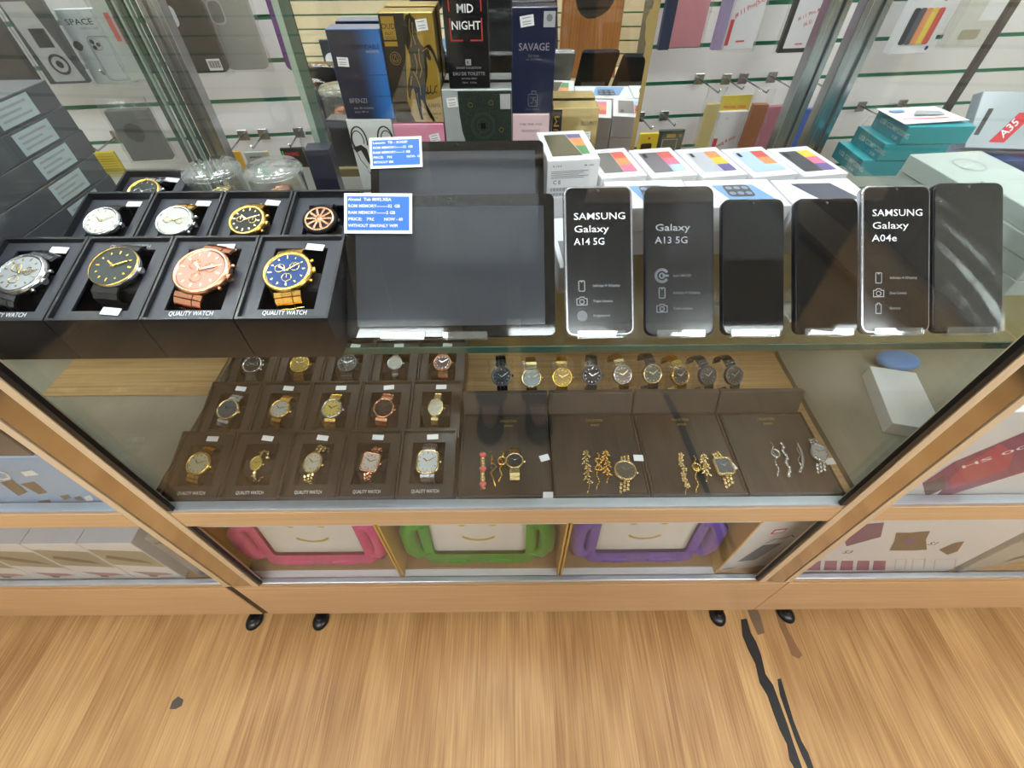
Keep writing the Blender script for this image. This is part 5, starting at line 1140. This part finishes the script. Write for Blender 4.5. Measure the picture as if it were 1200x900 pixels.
pp = ony(1126, 549, .347) - o_; letters([('HS 00', 0, 0, .014, .075)], 'lettering', PAPER, t, T((0, -.0007, 0)) @ frontM() @ T((pp.x, pp.z, 0)) @ RZ(BANDA), .005)
pp = ony(1166, 591, .347) - o_; letters([('FASTDO', 0, 0, .010, .10)], 'sub_lettering', DPU, t, T((0, -.0007, 0)) @ frontM() @ T((pp.x, pp.z, 0)) @ RZ(BANDA), .005)
t = thing('gadget_carton', 'white carton printed S3 and S1 with purple squares in the right counter', 'carton', T((.62, .347, LOW + .0005)))
MB().box(0, .315, 0, .09, 0, .27).build('carton_body', CARD, t, bevel=.001, seg=1)
o_ = Vector((.62, .347, LOW + .0005))
decal(t, lpoly([(990, 635), (1010, 614), (1036, 612), (1032, 629), (992, 640)]), mat('print_plum', (108, 60, 110), .35, 0, .3), frontM(), 'device_print')
decal(t, lpoly([(1050, 624), (1068, 624), (1076, 623), (1090, 622), (1085, 632), (1086, 644), (1070, 645), (1042, 645), (1048, 634)]), BRW, frontM(), 'mat_print'); decal(t, [(a, b) for a, b in circ(.010, 16, *lpoly([(1066, 634)])[0])], mat('print_violet_ring', (120, 80, 150), .4), fq, 'ring_print'); decal(t, lpoly([(1100, 644), (1118, 636), (1130, 634), (1122, 646), (1110, 650)]), BRW, frontM(), 'device_print')
for s_, px in (('S3', (988, 647)), ('S1', (1088, 637))):
    q = lpoly([px])[0]; letters([(s_, q[0], q[1] - .006, .020)], 'lettering', DGREY, t, frontM(), .006)
for k in range(5): decal(t, lpoly([(948 + 19 * k, 657), (962 + 19 * k, 657), (961 + 19 * k, 668), (946 + 19 * k, 668)]), mat('print_rose_purple', (148, 70, 112), .4), frontM(), 'square_print')
mb = MB()
for a, b in ((1050, 1062), (1070, 1084), (1096, 1120)): stroke(mb, lpoly([(a, 655), (b, 655), (b - 2, 667), (a - 2, 667)]), .0012, 0, None, True)
mb.build('line_print', LGREY, t, frontM())
t = thing('gadget_carton', 'grey carton leaning at the far right behind the lower glass', 'carton', T((.955, .345, LOW + .0005)) @ RZ(R(8)))
MB().box(0, .25, 0, .06, 0, .27).build('carton_body', mat('carton_warm_grey', (196, 192, 184), .4, 0, .2), t, bevel=.001, seg=1); letters([('CRYSTAL GRAND', .02, .15, .014)], 'lettering', GREY, t, frontM() @ RZ(R(12)), .005); decal(t, [(.09, .02), (.10, .045), (.2, .09), (.2, .06)], BRW, frontM(), 'device_print')

# --- children's tablets in window cartons, lower middle
KY = mat('carton_yellow_edge', (214, 168, 72), .4, 0, .2); KB = mat('carton_brown_inside', (150, 118, 84), .5)
def kids(x, col, cname, cm):
    t = thing('toy_carton', 'window carton with yellow sides holding the %s children tablet' % cname, 'toy carton', T((x, .3425, LOW + .0005)), 'window cartons of children tablets')
    w, h, d = .332, .278, .10
    mb = MB(); mb.box(-w / 2 + .004, w / 2 - .004, .0, d - .0035, 0, .012); mb.box(-w / 2 + .004, w / 2 - .004, 0, d - .0035, h - .004, h); mb.box(-w / 2 + .004, w / 2 - .004, 0, .002, h - .02, h - .0041); mb.build('carton_base', CARD, t)
    MB().box(-w / 2 + .004, w / 2 - .004, .014, d - .0035, .0122, .0185).build('carton_tray', KB, t)
    mb = MB(); mb.box(-w / 2, -w / 2 + .0038, 0, d, 0, h); mb.box(w / 2 - .0038, w / 2, 0, d, 0, h); mb.build('carton_side', KY, t)
    MB().box(-w / 2 + .004, w / 2 - .004, d - .003, d, .0066, h - .0041).build('carton_back', KB, t)
    MB().box(-w / 2 + .004, w / 2 - .004, .0005, .0012, .0125, h - .0205).build('window_film', FILM, t)
    k = thing('toy_tablet', 'white screened children tablet in a %s foam bumper' % cname, 'toy tablet', T((x, .3425 + .036, LOW + .0198)) @ RX(R(-5)), 'children tablets with foam bumpers')
    W, H = .235, .205
    def ring(o, z): return [(a, b, z) for a, b in rrect(W + o, H + o, .026 + o / 2, 6, 0, H / 2)]
    mb = MB(); inn = lambda z: [(a, b, z) for a, b in rrect(.190, .150, .008, 6, 0, H / 2 + .012)]
    mb.loft([inn(.012), ring(-.014, .016), ring(-.003, .011), ring(0, 0), ring(-.003, -.014), ring(-.014, -.018), inn(-.018)], FRONT, caps=False)
    mb.build('bumper', cm, k)
    for s in (-1, 1):
        mb = MB(); mb.tube([(s * (.104), -.004, .150), (s * .124, -.008, .156), (s * .137, -.010, .135), (s * .137, -.010, .070), (s * .126, -.008, .044), (s * .104, -.004, .046)], [.011, .014, .016, .016, .014, .011], 12); mb.build('handle', cm, k)
    mb = MB()
    for s in (-1, 1): mb.ball((s * .048, -.010, .013), .012, 14, 8, None, (3.2, .75, .8))
    mb.build('foot_bump', cm, k)
    scn = MB().prism(rrect(.191, .151, .008, 6, 0, H / 2 + .012), -.004, .004, FRONT).build('screen', mat('kids_screen_white', (236, 234, 230), .3, 0, .3), k)
    mb = MB(); stroke(mb, [(.034 * math.cos(R(a)), .108 + .024 * math.sin(R(a))) for a in range(205, 336, 10)], .0062); mb.build('smile_print', mat('smile_yellow', (226, 190, 84), .4), scn, T((0, -.0046, 0)) @ FRONT)
    mb = MB()
    for s in (-1, 1): mb.flat(circ(.008, 16, s * .03, .146), 0)
    mb.build('eye_print', mat('smile_yellow', (0, 0, 0)), scn, T((0, -.0046, 0)) @ FRONT)
kids(-.4045, None, 'pink', mat('foam_pink', (228, 74, 142), .5)); kids(-.0700, None, 'green', mat('foam_green', (54, 152, 30), .5)); kids(.2650, None, 'purple', mat('foam_purple', (106, 70, 182), .5))
t = thing('tablet_carton', 'white carton with a tablet picture standing at an angle by the right upright', 'carton', T((.442, .352, LOW + .0005)) @ RZ(R(6)))
MB().box(0, .115, 0, .06, 0, .255).build('carton_body', CARD, t, bevel=.001, seg=1)
fm = frontM(); decal(t, [(.026, .045), (.066, .045), (.088, .125), (.048, .125)], mat('print_landscape', (96, 116, 140), .35, 0, .3), fm, 'tablet_picture'); decal(t, rect(.040, .066, .178, .198), REDK, fm, 'red_badge'); decal(t, rect(.043, .063, .182, .194), PAPER, T((0, -.0003, 0)) @ fm, 'white_badge'); mb = MB(); stroke(mb, [(.05, .135), (.062, .150), (.080, .150), (.092, .160), (.10, .150)], .003); mb.build('device_print', GREY, t, fm)
letters([('TABLET', .006, .006, .009)], 'lettering', DGREY, t, fm, .01)
t = thing('gadget_carton', 'pinkish carton behind the pink tablet carton at the left end', 'carton', T((-.5705, .4445, LOW + .0005)))
MB().box(0, .12, 0, .022, 0, .275).build('carton_body', mat('carton_mauve', (170, 120, 134), .4, 0, .2), t, bevel=.001, seg=1)

# ================================================================== the opposite side of the shop (seen in the mirror)
DKC = mat('dark_cabinet', (44, 42, 44), .35, 0, .3); WARM = wood('orange_oak_board', (206, 146, 84), (168, 104, 50), 'Z', .3, 2., .4, False)
t = thing('low_cabinet', 'long dark low cabinet against the beige slat wall across the shop', 'cabinet', T((-.3, -1.98, 0)))
MB().box(-1.2, .35, 0, .35, .03, .42).build('cabinet_body', DKC, t, bevel=.003); MB().box(-1.21, .36, -.01 + .011, .36, .4205, .45).build('cabinet_top', WHITEP, t)
for k in range(3): o = MB().box(-1.19 + k * .515, -.685 + k * .515, .3505, .362, .05, .41).build('cabinet_door', mat('dark_cabinet_door', (58, 56, 58), .3, 0, .4), t); MB().box(-.04 - .935 + k * .515, .04 - .935 + k * .515, .3625, .372, .36, .37).build('door_handle', ALU, o)
t = thing('shop_counter', 'pale topped shop counter across the aisle carrying a wooden board', 'counter', T((.62, -1.17, 0)))
MB().box(-.45, .55, 0, .42, .04, .56).build('counter_body', mat('counter_dark', (52, 48, 46), .5), t, bevel=.003); MB().box(-.47, .57, -.02, .44, .5605, .60).build('counter_top', mat('counter_top_beige', (214, 198, 166), .4, 0, .2), t, bevel=.003)
t = thing('wooden_board', 'orange brown wooden board standing on the counter across the aisle', 'board', T((.38, -1.02, .6005)))
MB().box(-.14, .14, 0, .03, 0, .9).build('board_panel', WARM, t, bevel=.003); MB().box(-.14, .14, -.12, .15, 0, .018).build('board_base', WARM, t) if False else MB().box(-.10, .10, -.12, -.001, 0, .02).build('board_base', WARM, t)
t = thing('display_cabinet', 'tall dark display cabinet on the counter across the aisle', 'cabinet', T((.86, -1.12, .6005)))
MB().box(-.22, .22, 0, .02, 0, .9).build('cabinet_back', DKC, t); mb = MB(); mb.box(-.22, -.2, .0205, .3, 0, .9); mb.box(.2, .22, .0205, .3, 0, .9); mb.build('cabinet_side', DKC, t); mb = MB()
for z in (0, .3, .6, .88): mb.box(-.199, .199, .0205, .3, z, z + .02)
mb.build('cabinet_shelf', DKC, t)
for k, (x, z, c, nm) in enumerate(((-1.10, .72, PKDARK, 'dark charger pack with a white round pad'), (-.62, .78, CARDG, 'pale gadget pack'), (-.40, .70, LB, 'light blue gadget pack'), (-.86, .74, CARD, 'white gadget pack'))):
    t = thing('gadget_pack', nm + ' standing on the long dark cabinet', 'gadget pack', T((x, -1.76, .4503)), 'packs on the long dark cabinet')
    MB().box(-.05, .05, -.012, .012, 0, .17).build('card', c, t, bevel=.001, seg=1)
    if k == 0: MB().prism(circ(.036, 28, 0, .07), .0125, .017, T((0, 0, 0)) @ RX(-PI / 2) @ S(1, -1, 1)).build('charger_pad', PAPER, t)
    else: MB().box(-.03, .03, .0125, .0135, .03, .12).build('print', [GREY, PAPER, GREY][k - 1], t)

for s_, nm in ((-1, 'left'), (1, 'right')):  # unseen counters added so the bronze uprights mirror something dark
    t = thing('added_dark_counter', 'long dark counter along the %s wall of the shop' % nm, 'counter', T((s_ * 2.27, -.85, 0)))
    MB().box(-.40, .40, -1.0, 1.0, .04, .86).build('counter_body', DKC, t, bevel=.003); MB().box(-.42, .41, -1.01, 1.01, .8605, .89).build('counter_top', mat('dark_counter_top', (58, 54, 52), .3, 0, .3), t, bevel=.003)
    for k in range(3): MB().box(-s_ * .4005, -s_ * .412, -.96 + k * .66, -.36 + k * .66, .08, .82).build('counter_door', mat('dark_cabinet_door', (0, 0, 0)), t)
# stock lying on the middle deck of the right counter
t, b = carton('small_carton', T((.735, .485, DECK + .0005)) @ RZ(R(-14)), .085, .15, .03, 'white flat carton lying on the grey deck of the right counter', CARD, 'carton')
t = thing('gadget_pouch', 'small blue pouch lying on the grey deck of the right counter', 'pouch', T((.815, .672, DECK + .0005)))
MB().ball((0, 0, .014), .036, 18, 10, None, (1.25, .8, .38)).build('pouch_body', mat('pouch_blue', (92, 136, 196), .5, 0, .1), t)

t = thing('added_dark_counter', 'dark counter across the aisle, left of the pale topped one', 'counter', T((-.72, -1.20, 0)))  # added to keep reflections in the front glass dark
MB().box(-.95, .86, 0, .42, .04, .60).build('counter_body', DKC, t, bevel=.003); MB().box(-.96, .87, -.01, .43, .6005, .63).build('counter_top', mat('dark_counter_top', (0, 0, 0)), t, bevel=.003)
for k in range(3): MB().box(-.94 + k * .6, -.36 + k * .6, .4205, .434, .08, .58).build('counter_door', mat('dark_cabinet_door', (0, 0, 0)), t)

# ================================================================== the photographer (reflected in the glass and the mirror)
SKIN = mat('skin', (206, 152, 128), .5, 0, 0, .05, 30); JACK = mat('dark_jacket', (34, 35, 42), .75, 0, 0, .15, 40, .4, 90); TROU = mat('dark_trousers', (28, 30, 38), .8, 0, 0, .15, 60, .3, 300); SHOE = mat('black_shoe', (14, 14, 15), .25, 0, .5); HAIR = mat('dark_hair', (30, 24, 20), .6, 0, 0, .2, 120, .6, 250); CUFF = mat('green_cuff', (78, 92, 80), .7); BAND = mat('orange_wrist_band', (214, 106, 70), .5)
def skin_mesh(nodes, edges, root, sub=2):
    me = bpy.data.meshes.new('sk'); me.from_pydata([n[0] for n in nodes], edges, []); o = bpy.data.objects.new('sk', me); COL.objects.link(o)
    m = o.modifiers.new('skin', 'SKIN'); m.use_smooth_shade = True
    for i, n in enumerate(nodes):
        r = n[1]; me.skin_vertices[0].data[i].radius = r if isinstance(r, tuple) else (r, r); me.skin_vertices[0].data[i].use_root = (i == root)
    s = o.modifiers.new('sub', 'SUBSURF'); s.levels = sub; s.render_levels = sub
    bpy.context.view_layer.update(); ev = o.evaluated_get(bpy.context.evaluated_depsgraph_get()); em = ev.to_mesh()
    vs = [v.co.copy() for v in em.vertices]; fs = [tuple(p.vertices) for p in em.polygons]; ev.to_mesh_clear(); bpy.data.objects.remove(o); bpy.data.meshes.remove(me)
    return vs, fs
P0 = Vector((0, -.33, 0))
person = thing('person', 'person in dark jacket and trousers holding a phone, mirrored in the glass', 'person', T((0, -.30, 0)))
iP = T((0, .30, 0))
PHC = Vector((0, 0, CAM_H)) - _f * .0125 + _r * .030            # phone centre, just behind the lens
PM = Matrix(((_r.x, _u.x, _f.x, PHC.x), (_r.y, _u.y, _f.y, PHC.y), (_r.z, _u.z, _f.z, PHC.z), (0, 0, 0, 1)))
hand_c = {s: PM @ Vector((s * .100, -.012, -.026)) for s in (-1, 1)}
wrist = {s: PM @ Vector((s * .128, -.062, -.058)) for s in (-1, 1)}
elb = {-1: Vector((-.265, -.19, 1.0)), 1: Vector((.275, -.17, .985))}
sho = {s: Vector((s * .175, -.365, 1.345)) for s in (-1, 1)}
hip = {s: Vector((s * .088, -.35, .88)) for s in (-1, 1)}; kne = {-1: Vector((-.078, -.31, .49)), 1: Vector((.092, -.31, .49))}; ank = {-1: Vector((-.070, -.335, .085)), 1: Vector((.085, -.335, .085))}; toe = {-1: Vector((-.076, -.225, .035)), 1: Vector((.092, -.225, .035))}
nodes = [(Vector((0, -.35, .93)), (.15, .10)), (Vector((0, -.355, 1.07)), (.135, .095)), (Vector((0, -.365, 1.24)), (.155, .11)), (Vector((0, -.365, 1.365)), (.08, .07)), (Vector((0, -.35, 1.445)), .055), (Vector((0, -.335, 1.505)), .055)]
edges = [(0, 1), (1, 2), (2, 3), (3, 4), (4, 5)]
for s in (-1, 1):
    b = len(nodes); nodes += [(sho[s], .06), (elb[s], .042), (wrist[s], (.026, .026)), (hand_c[s], (.026, .016))]; edges += [(3, b), (b, b + 1), (b + 1, b + 2), (b + 2, b + 3)]
    b = len(nodes); nodes += [(hip[s], .085), (kne[s], .055), (ank[s], .036), (toe[s], (.034, .024))]; edges += [(0, b), (b, b + 1), (b + 1, b + 2), (b + 2, b + 3)]
vs, fs = skin_mesh([(iP @ n[0], n[1]) for n in nodes], edges, 0)
body = MB(); body.add(vs, fs, None, True)
# head with brow, nose, mouth, chin and ears
HC = Vector((0, -.318, 1.57)); HM = iP @ T(HC) @ RX(R(-22))
rings = []; nn = 24
for z, rx, ry, oy in ((-.115, .020, .02, .030), (-.108, .038, .045, .022), (-.085, .052, .070, .010), (-.05, .062, .084, .004), (-.015, .068, .090, .0), (.02, .072, .094, -.004), (.055, .072, .093, -.008), (.085, .062, .080, -.010), (.105, .040, .052, -.010), (.113, .014, .018, -.010)):
    rg = []
    for i in range(nn):
        a = 2 * PI * i / nn; x, y = rx * math.cos(a), ry * math.sin(a) + oy
        if math.sin(a) > .5:
            if abs(z + .015) < .02 and abs(x) > .018: y -= .006          # eye hollows
            if abs(z - .02) < .01: y += .003
        rg.append((x, y, z))
    rings.append(rg)
body.loft(rings, HM)
body.loft([[(x * .4, .088 + y, .012) for x, y in circ(.012, 10)], [(x * .7, .098 + y * .8, -.018) for x, y in circ(.014, 10)], [(x, .104 + y * .8, -.036) for x, y in circ(.017, 10)], [(x * .7, .092 + y * .6, -.046) for x, y in circ(.014, 10)]], HM)
for s in (-1, 1): body.ball((s * .074, -.006, -.010), .018, 12, 8, HM, (.35, .75, 1.6))
body.ball((0, .090, -.066), .012, 12, 6, HM, (2.0, .6, .45)); body.ball((0, .086, -.076), .012, 12, 6, HM, (1.7, .6, .5))
# fingers curl round the short ends of the phone, thumbs rest on its screen side
for s in (-1, 1):
    for k, (y, l) in enumerate(((.024, .0), (.006, .004), (-.012, .002), (-.029, -.006))):
        path = [PM @ Vector(q) for q in ((s * .103, y * .8 - .012, -.030), (s * .107, y, -.012), (s * .100, y + .002, .006), (s * (.084 - l), y + .003, .0135), (s * (.069 - l), y + .002, .0125))]
        body.tube([iP @ q for q in path], [.0098, .0092, .0085, .0078, .0058], 10)
        body.ball(iP @ path[-1], .0056, 8, 6)
    path = [PM @ Vector(q) for q in ((s * .110, -.040, -.040), (s * .098, -.022, -.030), (s * .080, -.006, -.0225), (s * .060, .004, -.019))]
    body.tube([iP @ q for q in path], [.013, .0115, .0100, .0070], 10); body.ball(iP @ path[-1], .0068, 8, 6)
bo = body.build('body', SKIN, person)
rm = bo.modifiers.new('remesh', 'REMESH'); rm.mode = 'VOXEL'; rm.voxel_size = .0042; rm.use_smooth_shade = True
for s in (-1, 1):
    MB().ball((s * .030, .074, -.008), .0115, 14, 10, HM).build('eye', PAPER, person); MB().ball((s * .030, .0820, -.009), .0052, 12, 8, HM).build('iris', mat('iris_brown', (60, 38, 24), .2), person)
MB().ball((0, .0935, -.071), .010, 14, 8, HM, (2.2, .5, .45)).build('lips', mat('lips', (168, 98, 90), .5), person)
hv = MB(); rr_ = []
for z, rx, ry, oy in ((-.06, .070, .06, -.042), (-.02, .078, .072, -.034), (.02, .081, .082, -.024), (.055, .081, .094, -.014), (.085, .073, .092, -.010), (.108, .054, .068, -.010), (.122, .018, .024, -.010)):
    rr_.append([(rx * math.cos(2 * PI * i / 28) * (1 + .02 * math.sin(9 * i)), ry * math.sin(2 * PI * i / 28) * (1 + .02 * math.cos(7 * i)) + oy, z) for i in range(28)])
hv.loft(rr_, HM).build('hair', HAIR, person)
# jacket and trousers
nd = [(Vector((0, -.35, .72)), (.195, .14)), (Vector((0, -.35, .80)), (.195, .14)), (Vector((0, -.352, .94)), (.185, .132)), (Vector((0, -.355, 1.09)), (.165, .122)), (Vector((0, -.365, 1.24)), (.185, .135)), (Vector((0, -.368, 1.355)), (.10, .088)), (Vector((0, -.360, 1.41)), (.078, .072))]
ed = [(0, 1), (1, 2), (2, 3), (3, 4), (4, 5), (5, 6)]
for s in (-1, 1):
    b = len(nd); w2 = wrist[s].lerp(elb[s], .12); nd += [(sho[s], .084), (sho[s].lerp(elb[s], .5), .070), (elb[s], .064), (elb[s].lerp(w2, .5), .056), (w2, .046)]; ed += [(5, b)] + [(b + k, b + k + 1) for k in range(4)]
v2, f2 = skin_mesh([(iP @ a, r) for a, r in nd], ed, 0); MB().add(v2, f2, None, True).build('jacket', JACK, person)
for s in (-1, 1):
    a = wrist[s].lerp(elb[s], .10); b = wrist[s].lerp(elb[s], .02); MB().tube([iP @ a, iP @ b], [.040, .036], 18).build('cuff', CUFF, person)
a = wrist[1].lerp(hand_c[1], .05); b = wrist[1].lerp(hand_c[1], .22); MB().tube([iP @ a, iP @ b], [.031, .030], 18).build('wrist_band', BAND, person)
nd = [(Vector((0, -.35, 1.02)), (.165, .115)), (Vector((0, -.35, .93)), (.165, .118)), (Vector((0, -.35, .86)), (.165, .118))]; ed = [(0, 1), (1, 2)]
for s in (-1, 1):
    b = len(nd); nd += [(hip[s] + Vector((0, 0, -.04)), .098), (kne[s], .072), (ank[s] + Vector((0, 0, .03)), .062), (ank[s] + Vector((0, .01, -.03)), .060)]; ed += [(2, b), (b, b + 1), (b + 1, b + 2), (b + 2, b + 3)]
v2, f2 = skin_mesh([(iP @ a, r) for a, r in nd], ed, 0); MB().add(v2, f2, None, True).build('trousers', TROU, person)
for s in (-1, 1):
    c = ank[s]; mb = MB(); rg = []
    for y, wd, ht, zb in ((-.07, .024, .05, .0), (-.055, .034, .085, .0), (-.02, .038, .085, .0), (.03, .040, .070, .0), (.075, .046, .055, .0), (.115, .046, .046, .0), (.140, .034, .038, .0), (.152, .014, .028, .0)):
        rg.append([(c.x + wd * math.cos(2 * PI * i / 20) + s * .004 * y / .1, c.y + y, .0015 + ht * (.5 + .5 * max(-1, min(1, 1.25 * math.sin(2 * PI * i / 20))))) for i in range(20)])
    mb.loft(rg, iP).build('shoe', SHOE, person)
t = thing('smartphone', 'black phone held sideways in both hands by the person in dark clothes', 'phone', PM)
MB().prism(rrect(.155, .074, .009, 6), -.0045, .0045).build('phone_body', FRAMEK, t, bevel=.001); MB().prism(rrect(.150, .069, .007, 6), -.0051, -.0046).build('screen', SCREENP, t); MB().prism(rrect(.02, .05, .008, 5, -.035, 0), .0046, .0060).build('camera_bump', BLACKP, t)
# ------------------------------------------------------------------ world, colour management
w_ = bpy.data.worlds.new('world'); SC.world = w_; w_.use_nodes = True
w_.node_tree.nodes['Background'].inputs[0].default_value = (.8, .85, .9, 1); w_.node_tree.nodes['Background'].inputs[1].default_value = .15
SC.view_settings.view_transform = 'Standard'; SC.view_settings.look = 'None'; SC.view_settings.gamma = 1; SC.view_settings.use_curve_mapping = False
SC.view_settings.exposure = 0.0
SC.cycles.transparent_max_bounces = 32; SC.cycles.max_bounces = 10; SC.cycles.glossy_bounces = 6; SC.cycles.use_denoising = True
SC.cycles.caustics_reflective = False; SC.cycles.caustics_refractive = False; SC.cycles.sample_clamp_indirect = 6
